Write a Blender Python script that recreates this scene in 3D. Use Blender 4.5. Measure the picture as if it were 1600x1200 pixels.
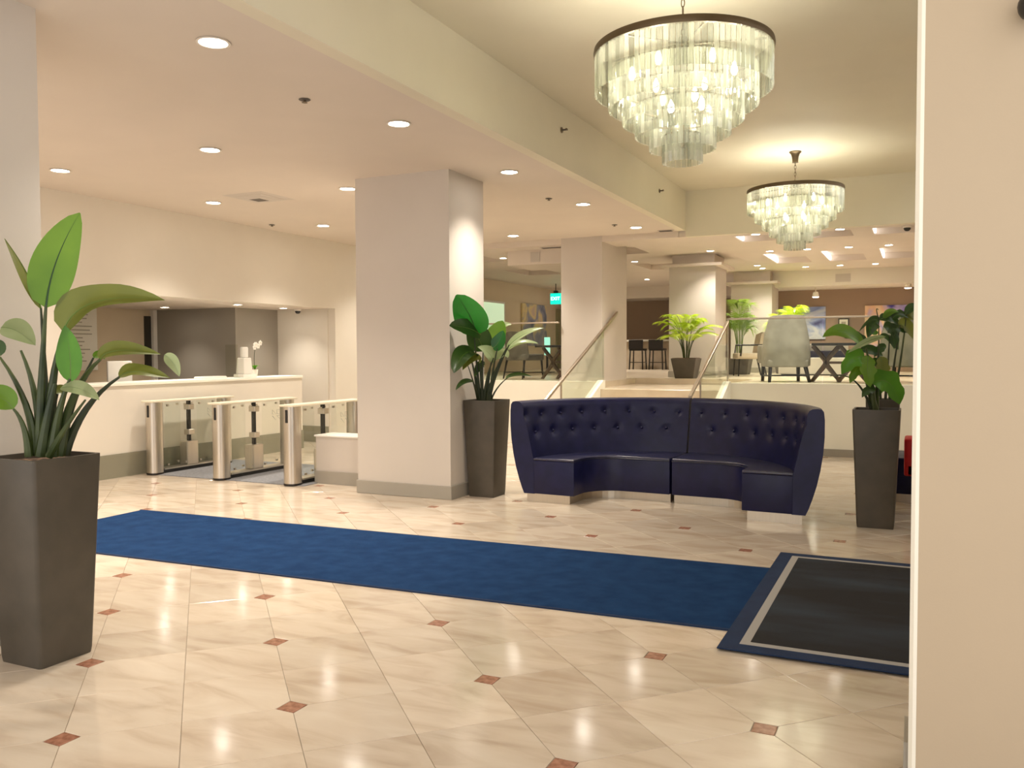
import bpy, bmesh, math, random
from mathutils import Vector, Matrix
random.seed(7)
PI = math.pi
for o in list(bpy.data.objects): bpy.data.objects.remove(o)
sc = bpy.context.scene
COL = sc.collection

# ---------------------------------------------------------------- camera, world, exposure
YAW, PITCH, ROLL, FPX, EYE = math.radians(-25.2484), math.radians(-2.1457), math.radians(-0.2425), 1338.44, 1.572
fwd = Vector((math.sin(YAW)*math.cos(PITCH), math.cos(YAW)*math.cos(PITCH), math.sin(PITCH)))
r0 = Vector((math.cos(YAW), -math.sin(YAW), 0)); u0 = r0.cross(fwd)
rr = r0*math.cos(ROLL)+u0*math.sin(ROLL); uu = u0*math.cos(ROLL)-r0*math.sin(ROLL)
cd = bpy.data.cameras.new('camera'); cam = bpy.data.objects.new('camera', cd); COL.objects.link(cam)
m3 = Matrix((rr, uu, -fwd)).transposed()
cam.matrix_world = Matrix.Translation((0, 0, EYE)) @ m3.to_4x4()
cd.sensor_fit = 'HORIZONTAL'; cd.sensor_width = 36; cd.lens = FPX/1600*36; cd.clip_start = .05
sc.camera = cam
W = bpy.data.worlds.new('world'); sc.world = W; W.use_nodes = True
W.node_tree.nodes['Background'].inputs[0].default_value = (1, .95, .90, 1)
W.node_tree.nodes['Background'].inputs[1].default_value = 1.1
sc.view_settings.view_transform = 'Standard'; sc.view_settings.look = 'None'
sc.cycles.transparent_max_bounces = 48
sc.view_settings.exposure = 0.62; sc.view_settings.gamma = 1; sc.view_settings.use_curve_mapping = False

LAMP_COL = (1, .91, .79)
def lamp(kind, loc, energy, size=.08, col=LAMP_COL, angle=150, name='lamp_light', rot=None):
    l = bpy.data.lights.new(name, kind); l.energy = energy; l.color = col
    if kind == 'SPOT': l.spot_size = math.radians(angle); l.spot_blend = 1; l.shadow_soft_size = size
    if kind == 'POINT': l.shadow_soft_size = size
    o = bpy.data.objects.new(name, l); COL.objects.link(o); o.location = loc
    if rot: o.rotation_euler = rot
    return o

# ---------------------------------------------------------------- materials
MATS = {}
def mat(name, col, rough=.5, metal=0, **k):
    m = bpy.data.materials.new(name); m.use_nodes = True; MATS[name] = m
    b = m.node_tree.nodes['Principled BSDF']
    b.inputs['Base Color'].default_value = (*col, 1); b.inputs['Roughness'].default_value = rough; b.inputs['Metallic'].default_value = metal
    if 'spec' in k: b.inputs['Specular IOR Level'].default_value = k['spec']
    if 'coat' in k: b.inputs['Coat Weight'].default_value = k['coat']; b.inputs['Coat Roughness'].default_value = k.get('coatr', .1)
    if 'sheen' in k: b.inputs['Sheen Weight'].default_value = k['sheen']
    if 'emit' in k: b.inputs['Emission Color'].default_value = (*k.get('ecol', col), 1); b.inputs['Emission Strength'].default_value = k['emit']
    return m
def nodes(m): return m.node_tree.nodes, m.node_tree.links, m.node_tree.nodes['Principled BSDF']
def noise_col(m, c1, c2, scale=5, detail=4, lo=.35, hi=.65, coord='Object', bump=0, bscale=None, dist=0, stretch=None):
    n, l, b = nodes(m)
    tc = n.new('ShaderNodeTexCoord'); src = tc.outputs[coord]
    if stretch:
        mp = n.new('ShaderNodeMapping'); mp.inputs['Scale'].default_value = stretch; l.new(src, mp.inputs[0]); src = mp.outputs[0]
    nz = n.new('ShaderNodeTexNoise'); nz.inputs['Scale'].default_value = scale; nz.inputs['Detail'].default_value = detail; nz.inputs['Distortion'].default_value = dist
    l.new(src, nz.inputs['Vector'])
    cr = n.new('ShaderNodeValToRGB'); cr.color_ramp.elements[0].position = lo; cr.color_ramp.elements[1].position = hi
    cr.color_ramp.elements[0].color = (*c1, 1); cr.color_ramp.elements[1].color = (*c2, 1)
    l.new(nz.outputs['Fac'], cr.inputs[0]); l.new(cr.outputs[0], b.inputs['Base Color'])
    if bump:
        n2 = n.new('ShaderNodeTexNoise'); n2.inputs['Scale'].default_value = bscale or scale*8; l.new(src, n2.inputs['Vector'])
        bp = n.new('ShaderNodeBump'); bp.inputs['Strength'].default_value = bump; bp.inputs['Distance'].default_value = .01
        l.new(n2.outputs['Fac'], bp.inputs['Height']); l.new(bp.outputs[0], b.inputs['Normal'])
    return m
def paint(name, col, rough=.6):
    m = mat(name, col, rough, spec=.3)
    c2 = tuple(min(1, c*1.04) for c in col)
    return noise_col(m, col, c2, scale=1.3, coord='Object', bump=.03, bscale=120)
paint('wall_paint', (.77, .715, .625)); paint('pillar_paint', (.60, .545, .49)); paint('ceiling_paint', (.71, .63, .55))
paint('tray_paint', (.76, .71, .57)); paint('curb_paint', (.90, .87, .77)); paint('brown_paint', (.34, .24, .175)); paint('grey_paint', (.33, .30, .255))
paint('right_paint', (.50, .405, .29)); paint('warm_paint', (.66, .55, .40)); paint('baseboard_grey', (.36, .33, .28), .4); paint('baseboard_olive', (.27, .255, .19), .35)
paint('carpet_floor', (.50, .42, .32), .5)
noise_col(mat('upper_stone', (.7, .6, .45), .25), (.66, .55, .41), (.74, .64, .50), 3)
noise_col(mat('planter_brown', (.07, .058, .043), .42), (.062, .052, .038), (.078, .064, .047), 6, bump=.05, bscale=200)
noise_col(mat('soil', (.09, .05, .03), .95), (.05, .03, .02), (.22, .13, .08), 40, bump=.6, bscale=70)
noise_col(mat('navy_leather', (.006, .007, .045), .38, spec=.35), (.005, .006, .040), (.008, .009, .054), 9, bump=.06, bscale=260)
noise_col(mat('navy_seat', (.006, .007, .045), .30, spec=.9, coat=.25, coatr=.25), (.006, .007, .042), (.009, .010, .055), 9, bump=.05, bscale=260)  # navy_leather again, glossier and a touch lighter to show the overhead highlight
mat('navy_piping', (.008, .009, .03), .4)
def brushed(name, col, rough):
    m = mat(name, col, rough, 1); noise_col(m, tuple(c*.95 for c in col), col, 60, stretch=(1, 1, .03)); return m
brushed('brushed_steel', (.62, .57, .50), .34); brushed('plinth_steel', (.60, .53, .43), .42); brushed('rail_steel', (.50, .43, .35), .35)
mat('bronze', (.16, .12, .075), .38, .9); mat('black_plastic', (.012, .011, .010), .4); mat('dark_wood', (.012, .007, .005), .38)
noise_col(mat('brown_wood', (.13, .08, .05), .4), (.10, .06, .037), (.17, .105, .065), 14, stretch=(1, 1, .15))
noise_col(mat('runner_blue', (.02, .06, .17), .95, spec=.15), (.0045, .030, .100), (.009, .044, .132), 7, 9, .34, .66, bump=.5, bscale=500)
noise_col(mat('mat_navy', (.006, .022, .07), .95), (.005, .018, .06), (.008, .026, .08), 8, bump=.4, bscale=500)
noise_col(mat('mat_charcoal', (.02, .02, .022), .95), (.008, .008, .010), (.032, .046, .070), 1.1, 8, .46, .70, bump=.5, bscale=500, stretch=(.5, 1.6, 1))  # bluish sheen across the pile painted in as stretched noise
mat('mat_line', (.36, .34, .32), .9)
noise_col(mat('lane_carpet', (.2, .2, .21), .9), (.17, .17, .18), (.23, .23, .24), 30, bump=.3, bscale=400)
mat('white_gloss', (.85, .82, .76), .3); mat('white_paper', (.86, .83, .74), .7); mat('print_grey', (.45, .42, .34), .8)
mat('cream_cap', (.80, .73, .58), .3); mat('red_fabric', (.50, .006, .008), .6)
noise_col(mat('grey_fabric', (.35, .32, .28), .85), (.29, .265, .225), (.38, .35, .30), 5, bump=.2, bscale=300)
noise_col(mat('olive_fabric', (.2, .19, .14), .85), (.20, .185, .14), (.27, .25, .19), 5, bump=.2, bscale=300)
noise_col(mat('taupe_fabric', (.16, .14, .12), .85), (.13, .115, .10), (.19, .17, .145), 7, bump=.2, bscale=300)
noise_col(mat('beige_fabric', (.55, .45, .34), .8), (.52, .42, .31), (.60, .50, .38), 6)
mat('navy_fabric', (.03, .028, .06), .8); mat('silver_pot', (.30, .26, .22), .35)
mat('grout', (.33, .27, .20), .7); mat('lens', (1, .93, .82), .5, emit=26, ecol=(1, .93, .82)); mat('trim_white', (.84, .78, .70), .45)
mat('led', (1, .97, .95), .5, emit=1.6, ecol=(1, .96, .94)); mat('bulb', (1, .9, .7), .5, emit=30, ecol=(1, .93, .74))
mat('vent_dark', (.12, .10, .085), .6); mat('vent_grey', (.62, .56, .50), .5)
mat('exit_green', (.02, .5, .33), .5, emit=.9, ecol=(.0, .75, .50)); mat('exit_letter', (.75, 1, .9), .5, emit=1.6, ecol=(.8, 1, .92))
mat('lit_window', (.62, .74, .52), .3, emit=.35, ecol=(.75, 1, .66)); mat('teal_screen', (.3, .7, .6), .3, emit=.6, ecol=(.45, 1, .85))
mat('door_green', (.30, .28, .15), .5); mat('orchid_white', (.9, .88, .82), .5); mat('monitor_white', (.8, .78, .74), .4)
mat('dark_glass', (.045, .038, .028), .15)

def leafmat(name, c1, c2, rough=.34, trans=.35):
    m = mat(name, c1, rough); noise_col(m, c1, c2, 4, 3, .3, .7)
    n, l, b = nodes(m); out = n['Material Output']
    t = n.new('ShaderNodeBsdfTranslucent'); t.inputs[0].default_value = (c2[0]*1.4, c2[1]*1.5, c2[2], 1)
    mx = n.new('ShaderNodeMixShader'); mx.inputs[0].default_value = trans
    l.new(b.outputs[0], mx.inputs[1]); l.new(t.outputs[0], mx.inputs[2]); l.new(mx.outputs[0], out.inputs[0]); return m
leafmat('leaf_green', (.07, .17, .012), (.14, .27, .02)); leafmat('leaf_olive', (.10, .12, .022), (.17, .19, .04)); leafmat('leaf_grey', (.20, .26, .13), (.34, .40, .24), .22)
leafmat('leaf_dark', (.014, .045, .010), (.04, .09, .018), .3, .2); leafmat('leaf_bright', (.04, .14, .010), (.09, .26, .018), .28)
leafmat('leaf_deep', (.006, .07, .010), (.012, .15, .016), .3, .25); leafmat('palm_green', (.28, .42, .02), (.50, .62, .05), .4); leafmat('palm_dark', (.11, .19, .03), (.24, .34, .06), .4)
noise_col(mat('stem_green', (.03, .05, .01), .4), (.014, .028, .006), (.06, .085, .018), 5); mat('stem_dark', (.022, .033, .012), .5); mat('midrib', (.12, .20, .03), .35); mat('midrib_dark', (.015, .06, .012), .4)

def glassmat(name, tint, refl=.12, rough=.03, trans=0, tcol=(1, 1, 1)):
    m = bpy.data.materials.new(name); m.use_nodes = True; MATS[name] = m
    n, l = m.node_tree.nodes, m.node_tree.links; out = n['Material Output']; n.remove(n['Principled BSDF'])
    tr = n.new('ShaderNodeBsdfTransparent'); tr.inputs[0].default_value = (*tint, 1)
    gl = n.new('ShaderNodeBsdfGlossy'); gl.inputs['Roughness'].default_value = rough
    lw = n.new('ShaderNodeLayerWeight'); lw.inputs[0].default_value = .5; fr = n.new('ShaderNodeMath'); fr.operation = 'POWER'; fr.inputs[1].default_value = 4; l.new(lw.outputs['Facing'], fr.inputs[0])
    mt = n.new('ShaderNodeMath'); mt.operation = 'MULTIPLY_ADD'; mt.inputs[1].default_value = .4; mt.inputs[2].default_value = refl*.5; l.new(fr.outputs[0], mt.inputs[0])
    mx = n.new('ShaderNodeMixShader'); l.new(mt.outputs[0], mx.inputs[0]); l.new(tr.outputs[0], mx.inputs[1]); l.new(gl.outputs[0], mx.inputs[2])
    last = mx
    if trans:
        tl = n.new('ShaderNodeBsdfTranslucent'); tl.inputs[0].default_value = (*tcol, 1)
        m2 = n.new('ShaderNodeMixShader'); m2.inputs[0].default_value = trans; l.new(mx.outputs[0], m2.inputs[1]); l.new(tl.outputs[0], m2.inputs[2]); last = m2
    l.new(last.outputs[0], out.inputs[0]); return m
glassmat('clear_glass', (.975, .985, .97), .03); glassmat('rail_glass', (.92, .95, .90), .02); glassmat('crystal', (.93, .95, .90), .46, .05, .22, (1, 1, .9))
def crystal_variation():  # refraction streaks imitated by a random tint and translucency per strip
    m = MATS['crystal']; n, l = m.node_tree.nodes, m.node_tree.links
    oi = n.new('ShaderNodeObjectInfo'); ge = n.new('ShaderNodeNewGeometry'); ad = n.new('ShaderNodeMath'); ad.operation = 'ADD'; l.new(oi.outputs['Random'], ad.inputs[0]); l.new(ge.outputs['Random Per Island'], ad.inputs[1])
    fr = n.new('ShaderNodeMath'); fr.operation = 'FRACT'; l.new(ad.outputs[0], fr.inputs[0])
    mr = n.new('ShaderNodeMapRange'); mr.inputs['To Min'].default_value = .08; mr.inputs['To Max'].default_value = .26; l.new(fr.outputs[0], mr.inputs[0])
    for x in n:
        if x.type == 'MIX_SHADER' and not x.inputs[0].links: l.new(mr.outputs[0], x.inputs[0])
    mu = n.new('ShaderNodeMath'); mu.operation = 'MULTIPLY'; mu.inputs[1].default_value = 7.31; l.new(fr.outputs[0], mu.inputs[0]); f2 = n.new('ShaderNodeMath'); f2.operation = 'FRACT'; l.new(mu.outputs[0], f2.inputs[0])
    cr = n.new('ShaderNodeValToRGB'); cr.color_ramp.elements[0].color = (.66, .68, .62, 1); cr.color_ramp.elements[1].color = (.97, .98, .94, 1); l.new(f2.outputs[0], cr.inputs[0])
    for x in n:
        if x.type == 'BSDF_TRANSPARENT': l.new(cr.outputs[0], x.inputs[0])
crystal_variation()
glassmat('acrylic', (.94, .95, .92), .05); glassmat('frosted', (.7, .72, .66), .1, .2, .5, (.8, .82, .74))

def marble():
    m = mat('marble', (.72, .6, .45), .11, coat=.15, coatr=.12); n, l, b = nodes(m)
    tc = n.new('ShaderNodeTexCoord'); oi = n.new('ShaderNodeObjectInfo'); ge = n.new('ShaderNodeNewGeometry')
    ad = n.new('ShaderNodeMath'); ad.operation = 'ADD'; l.new(oi.outputs['Random'], ad.inputs[0]); l.new(ge.outputs['Random Per Island'], ad.inputs[1])
    fr = n.new('ShaderNodeMath'); fr.operation = 'FRACT'; l.new(ad.outputs[0], fr.inputs[0])
    ms = n.new('ShaderNodeVectorMath'); ms.operation = 'SCALE'; ms.inputs[0].default_value = (37, 53, 11); l.new(fr.outputs[0], ms.inputs['Scale'])
    va = n.new('ShaderNodeVectorMath'); va.operation = 'ADD'; l.new(ge.outputs['Position'], va.inputs[0]); l.new(ms.outputs[0], va.inputs[1])
    mp = n.new('ShaderNodeMapping'); mp.inputs['Rotation'].default_value = (0, 0, .5); mp.inputs['Scale'].default_value = (1, 3.2, 1); l.new(va.outputs[0], mp.inputs[0])
    nz = n.new('ShaderNodeTexNoise'); nz.inputs['Scale'].default_value = 2.2; nz.inputs['Detail'].default_value = 8; nz.inputs['Distortion'].default_value = .6; l.new(mp.outputs[0], nz.inputs['Vector'])
    cr = n.new('ShaderNodeValToRGB'); e = cr.color_ramp.elements
    e[0].position = .30; e[0].color = (.53, .42, .315, 1); e[1].position = .72; e[1].color = (.71, .615, .50, 1)
    e2 = e.new(.5); e2.color = (.65, .545, .43, 1); l.new(nz.outputs['Fac'], cr.inputs[0])
    hs = n.new('ShaderNodeHueSaturation'); mr = n.new('ShaderNodeMapRange'); mr.inputs['To Min'].default_value = .88; mr.inputs['To Max'].default_value = 1.07
    l.new(fr.outputs[0], mr.inputs[0]); l.new(mr.outputs[0], hs.inputs['Value']); l.new(cr.outputs[0], hs.inputs['Color']); l.new(hs.outputs[0], b.inputs['Base Color'])
    n3 = n.new('ShaderNodeTexNoise'); n3.inputs['Scale'].default_value = 14; l.new(va.outputs[0], n3.inputs['Vector'])
    m3_ = n.new('ShaderNodeMapRange'); m3_.inputs['To Min'].default_value = .085; m3_.inputs['To Max'].default_value = .155; l.new(n3.outputs['Fac'], m3_.inputs[0]); l.new(m3_.outputs[0], b.inputs['Roughness'])
marble()
noise_col(mat('inlay_red', (.26, .10, .06), .18), (.24, .10, .058), (.42, .20, .13), 30)

def canvas(name, stops, seed=0, scale=2.0, stretch=(1, 1, 1)):
    m = mat(name, (.5, .5, .5), .6); n, l, b = nodes(m)
    tc = n.new('ShaderNodeTexCoord'); mp = n.new('ShaderNodeMapping'); mp.inputs['Location'].default_value = (seed, seed*.7, seed*1.3); mp.inputs['Scale'].default_value = stretch
    l.new(tc.outputs['Object'], mp.inputs[0]); nz = n.new('ShaderNodeTexNoise'); nz.inputs['Scale'].default_value = scale; nz.inputs['Detail'].default_value = 3; nz.inputs['Distortion'].default_value = .8
    l.new(mp.outputs[0], nz.inputs['Vector']); cr = n.new('ShaderNodeValToRGB'); e = cr.color_ramp.elements
    e[0].position = stops[0][0]; e[0].color = (*stops[0][1], 1); e[1].position = stops[-1][0]; e[1].color = (*stops[-1][1], 1)
    for p, c in stops[1:-1]: x = e.new(p); x.color = (*c, 1)
    l.new(nz.outputs['Fac'], cr.inputs[0]); l.new(cr.outputs[0], b.inputs['Base Color'])
canvas('canvas_blue', [(.30, (.03, .03, .16)), (.42, (.25, .32, .62)), (.55, (.62, .66, .74)), (.68, (.40, .46, .60)), (.78, (.7, .65, .55))], 3.1, 1.6, (1, 1, 1.6))
canvas('canvas_peach', [(.30, (.04, .03, .30)), (.40, (.50, .40, .62)), (.52, (.78, .50, .32)), (.66, (.80, .62, .42)), (.8, (.5, .5, .5))], 9.3, 2.2)
canvas('canvas_mixed', [(.30, (.10, .13, .20)), (.45, (.30, .30, .38)), (.56, (.75, .60, .28)), (.70, (.55, .40, .42))], 5.5, 1.7)

# ---------------------------------------------------------------- mesh helpers
class MB:
    def __init__(s): s.v = []; s.f = []
    def add(s, v, f):
        o = len(s.v); s.v += [tuple(p) for p in v]; s.f += [tuple(i+o for i in q) for q in f]; return s
    def box(s, x0, x1, y0, y1, z0, z1):
        return s.add([(x0,y0,z0),(x1,y0,z0),(x1,y1,z0),(x0,y1,z0),(x0,y0,z1),(x1,y0,z1),(x1,y1,z1),(x0,y1,z1)],
                     [(3,2,1,0),(4,5,6,7),(0,1,5,4),(1,2,6,5),(2,3,7,6),(3,0,4,7)])
    def frustum(s, cx, cy, a0, b0, z0, a1, b1, z1, caps=True):
        v = [(cx-a0,cy-b0,z0),(cx+a0,cy-b0,z0),(cx+a0,cy+b0,z0),(cx-a0,cy+b0,z0),(cx-a1,cy-b1,z1),(cx+a1,cy-b1,z1),(cx+a1,cy+b1,z1),(cx-a1,cy+b1,z1)]
        f = [(0,1,5,4),(1,2,6,5),(2,3,7,6),(3,0,4,7)]
        if caps: f += [(3,2,1,0),(4,5,6,7)]
        return s.add(v, f)
    def prism(s, poly, z0, z1):
        n = len(poly); v = [(x,y,z0) for x,y in poly]+[(x,y,z1) for x,y in poly]
        return s.add(v, [tuple(range(n))[::-1], tuple(range(n, 2*n))]+[(i,(i+1)%n,(i+1)%n+n,i+n) for i in range(n)])
    def prism_x(s, poly, x0, x1):      # polygon in (y,z)
        n = len(poly); v = [(x0,y,z) for y,z in poly]+[(x1,y,z) for y,z in poly]
        return s.add(v, [tuple(range(n))[::-1], tuple(range(n, 2*n))]+[(i,(i+1)%n,(i+1)%n+n,i+n) for i in range(n)])
    def prism_y(s, poly, y0, y1):      # polygon in (x,z)
        n = len(poly); v = [(x,y0,z) for x,z in poly]+[(x,y1,z) for x,z in poly]
        return s.add(v, [tuple(range(n)), tuple(range(n, 2*n))[::-1]]+[(i,i+n,(i+1)%n+n,(i+1)%n) for i in range(n)])
    def tube(s, pts, r, n=8, closed=False):
        pts = [Vector(p) for p in pts]; m = len(pts); rs = r if isinstance(r, (list, tuple)) else [r]*m
        v = []; prev = None
        for i, p in enumerate(pts):
            if closed: t = pts[(i+1) % m]-pts[i-1]
            else: t = pts[min(i+1, m-1)]-pts[max(i-1, 0)]
            t.normalize()
            a = prev if prev is not None else (Vector((0,0,1)) if abs(t.z) < .9 else Vector((1,0,0)))
            a = a-t*a.dot(t)
            if a.length < 1e-5: a = t.orthogonal()
            a.normalize(); prev = a; b = t.cross(a)
            v += [p+(a*math.cos(2*PI*k/n)+b*math.sin(2*PI*k/n))*rs[i] for k in range(n)]
        f = []
        for i in range(m if closed else m-1):
            j = (i+1) % m
            f += [(i*n+k, i*n+(k+1)%n, j*n+(k+1)%n, j*n+k) for k in range(n)]
        if not closed: f += [tuple(range(n))[::-1], tuple(range((m-1)*n, m*n))]
        return s.add(v, f)
    def lathe(s, prof, n=24, c=(0,0,0)):
        v = [(c[0]+r*math.cos(2*PI*k/n), c[1]+r*math.sin(2*PI*k/n), c[2]+z) for r, z in prof for k in range(n)]
        f = [(i*n+k, i*n+(k+1)%n, (i+1)*n+(k+1)%n, (i+1)*n+k) for i in range(len(prof)-1) for k in range(n)]
        if prof[0] != prof[-1]: f += [tuple(range(n))[::-1], tuple(range((len(prof)-1)*n, len(prof)*n))]
        return s.add(v, f)
    def sphere(s, c, r, n=12, m=8, sq=(1,1,1)):
        return s.add([(c[0]+sq[0]*r*math.sin(PI*(i+.001)/m*.9995)*math.cos(2*PI*k/n), c[1]+sq[1]*r*math.sin(PI*(i+.001)/m*.9995)*math.sin(2*PI*k/n), c[2]-sq[2]*r*math.cos(PI*i/m)) for i in range(m+1) for k in range(n)],
                     [(i*n+k, i*n+(k+1)%n, (i+1)*n+(k+1)%n, (i+1)*n+k) for i in range(m) for k in range(n)])
    def bar(s, a, b, w, h=None):      # square bar between two points
        h = h or w; a, b = Vector(a), Vector(b); t = (b-a).normalized(); up = Vector((0,0,1)) if abs(t.z) < .95 else Vector((0,1,0))
        x = t.cross(up).normalized(); y = x.cross(t)
        v = [p+x*sx*w/2+y*sy*h/2 for p in (a, b) for sx, sy in ((-1,-1),(1,-1),(1,1),(-1,1))]
        return s.add(v, [(3,2,1,0),(4,5,6,7),(0,1,5,4),(1,2,6,5),(2,3,7,6),(3,0,4,7)])
    def mesh(s, name, bevel=0, seg=2, smooth=False, angle=40):
        me = bpy.data.meshes.new(name); me.from_pydata([tuple(p) for p in s.v], [], s.f)
        bm = bmesh.new(); bm.from_mesh(me); bmesh.ops.recalc_face_normals(bm, faces=bm.faces)
        if bevel:
            ed = [e for e in bm.edges if len(e.link_faces) == 2 and e.calc_face_angle(0) > math.radians(25)]
            bmesh.ops.bevel(bm, geom=ed, offset=bevel, segments=seg, profile=.5, affect='EDGES', clamp_overlap=True)
        if smooth:
            for f in bm.faces: f.smooth = True
            for e in bm.edges:
                if len(e.link_faces) == 2 and e.calc_face_angle(0) > math.radians(angle): e.smooth = False
        bm.to_mesh(me); bm.free(); return me
    def build(s, name, m, parent=None, bevel=0, seg=2, smooth=False, angle=40, loc=None, rotz=0):
        return put(name, s.mesh(name, bevel, seg, smooth, angle), m, parent, loc, rotz)
def put(name, me, m=None, parent=None, loc=None, rotz=0):
    if m and not me.materials: me.materials.append(MATS[m])
    o = bpy.data.objects.new(name, me); COL.objects.link(o)
    if parent: o.parent = parent
    if loc: o.location = loc
    if rotz: o.rotation_euler = (0, 0, rotz)
    return o
def tag(o, label=None, cat=None, group=None, kind=None):
    if label: o['label'] = label
    if cat: o['category'] = cat
    if group: o['group'] = group
    if kind: o['kind'] = kind
    return o
def thing(name, label, cat, loc=(0,0,0), rotz=0, group=None):
    o = bpy.data.objects.new(name, None); COL.objects.link(o); o.location = loc; o.rotation_euler = (0, 0, rotz); o.empty_display_size = .1
    return tag(o, label, cat, group)
def struct(name, mb, m, label=None, parent=None, bevel=0):
    o = mb.build(name, m, parent, bevel)
    if not parent: o['kind'] = 'structure'
    if label: o['label'] = label
    return o
def copy_tree(o, parent=None):
    c = o.copy(); COL.objects.link(c); c.parent = parent
    for ch in list(o.children): copy_tree(ch, c)
    return c

# ================================================================ setting
CZ, TZ, UZ = 3.494, 4.12, 1.07          # low ceiling, tray ceiling, upper floor level
XL, YH = -9.15, 13.62                   # left wall plane, half wall plane
floor = struct('floor', MB().box(-13, 3.2, -.6, 13.7, -.12, -.004), 'grout', 'polished cream marble floor with small red inlays')
# --- tiles: square grid turned 45 degrees to the walls, one corner cut for the red inlay
TS, CUT, GAP = .457, .0676, .0012
O0 = Vector((-3.1379, 2.3281)); eu = Vector((math.sqrt(.5), math.sqrt(.5))); ev = Vector((-math.sqrt(.5), math.sqrt(.5)))
def tile_poly(i, j):
    cs = [(i, j), (i+1, j), (i+1, j+1), (i, j+1)]; out = []
    mu, mv = i+.5, j+.5; k = (TS/2-GAP)/(TS/2)
    for q, (a, b) in enumerate(cs):
        if a % 2 == 0 and b % 2 == 0:
            pv, nx = cs[q-1], cs[(q+1) % 4]
            for o in (pv, nx):
                d = (CUT*1.02)/TS; out.append((a+(o[0]-a)*d, b+(o[1]-b)*d))
        else: out.append((a, b))
    return [((a-mu)*k, (b-mv)*k) for a, b in out]
tmesh = {}
def tile_mesh(i, j):
    key = (i % 2, j % 2)
    if key not in tmesh:
        mb = MB(); P = [eu*(a*TS)+ev*(b*TS) for a, b in tile_poly(*key)]
        n = len(P); k = 1-.0016/(TS/2)
        v = [(p.x, p.y, -.012) for p in P]+[(p.x, p.y, -.0012) for p in P]+[(p.x*k, p.y*k, 0) for p in P]
        f = [tuple(range(2*n, 3*n))]+[(r*n+q, r*n+(q+1) % n, (r+1)*n+(q+1) % n, (r+1)*n+q) for r in (0, 1) for q in range(n)]
        me = mb.add(v, f).mesh('tile'); me.materials.append(MATS['marble']); tmesh[key] = (me, v, f)
    return tmesh[key]
tiles = []
for i in range(-40, 45):
    for j in range(-40, 45):
        c = O0+eu*((i+.5)*TS)+ev*((j+.5)*TS)
        if -9.3 < c.x < 3 and .2 < c.y < 13.75: tiles.append((c, i, j))
        elif -10.7 < c.x <= -9.3 and 10.9 < c.y < 12.6: tiles.append((c, i, j))
def seen(c):
    d = c.x*r0.x+c.y*r0.y; z = c.x*fwd.x+c.y*fwd.y
    if z < 2.7 or not (-.63*z < d < .49*z): return False
    if -6.9 < c.x < -1.1 and 4.95 < c.y < 5.9: return False      # lies under the runner
    if c.x > -.75 and 4.7 < c.y < 6.6: return False
    return True
vis = sorted([t for t in tiles if seen(t[0])], key=lambda t: t[0].length)
for t in vis[:300]: put('tile', tile_mesh(t[1], t[2])[0], None, floor, (t[0].x, t[0].y, 0))
rest = MB()
for t in tiles:
    if t in vis[:300]: continue
    me, v, f = tile_mesh(t[1], t[2]); rest.add([(x+t[0].x, y+t[0].y, z) for x, y, z in v], f)
tag(rest.build('tile_field', 'marble', floor), kind='stuff')
inl = None; far = MB(); hs_ = CUT/math.sqrt(2)-.001; cand = []
for i in range(-40, 45, 2):
    for j in range(-40, 45, 2):
        c = O0+eu*(i*TS)+ev*(j*TS)
        if -9.1 < c.x < 2.5 and .4 < c.y < 13.5: cand.append(c)
ime = MB().box(-hs_, hs_, -hs_, hs_, -.012, 0).mesh('inlay', .0012, 1); ime.materials.append(MATS['inlay_red'])
for c in cand: put('inlay', ime, None, floor, (c.x, c.y, 0))

# ceilings
cl = struct('ceiling', MB().box(-13, -3.40, -.6, YH, CZ, CZ+.12), 'ceiling_paint', 'low smooth beige ceiling over the lobby')
tr = struct('ceiling_tray', MB().box(-3.349, 1.0, -.6, YH, TZ, TZ+.09), 'tray_paint', 'raised tray ceiling holding the chandeliers')
struct('trim_1', MB().box(-3.47, -3.35, -.6, YH, CZ-.001, TZ+.1), 'tray_paint', 'long vertical side of the raised tray ceiling')
struct('trim_2', MB().box(-3.35, 1.0, YH, YH+.12, 3.396, TZ+.1), 'tray_paint', 'end face of the raised tray ceiling')
struct('trim_8', MB().box(-13, -3.47, YH, YH+.12, 3.396, CZ+.12), 'ceiling_paint', 'edge of the low ceiling above the railing')
# upper level ceiling with coffers
UC = 3.40; up = MB()
cof = []
for y0, y1 in ((14.0, 14.75), (16.8, 18.7), (21.2, 21.95)):
    for x0 in (-2.66, -1.62, -.62): cof.append((x0, x0+.70, y0, y1))
for y0, y1 in ((14.4, 15.6), (17.4, 18.8)):
    for x0 in (-8.4, -6.9, -5.4): cof.append((x0, x0+.9, y0, y1))
xs = sorted({-13, 3.2} | {c[0] for c in cof} | {c[1] for c in cof}); ys = sorted({YH+.03, 26.0} | {c[2] for c in cof} | {c[3] for c in cof})
for a, b in zip(xs, xs[1:]):
    for c, d in zip(ys, ys[1:]):
        if any(q[0] <= a and b <= q[1] and q[2] <= c and d <= q[3] for q in cof): up.box(a, b, c, d, UC+.12, UC+.16)
        else: up.box(a, b, c, d, UC, UC+.16)
uc = struct('ceiling_upper', up, 'ceiling_paint', 'coffered beige ceiling above the raised lounge')
for x0, x1, y0, y1 in cof[:9]:
    MB().box(x0+.002, x0+.03, y0+.02, y1-.02, UC+.02, UC+.10).build('cove_light', 'led', uc)

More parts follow.
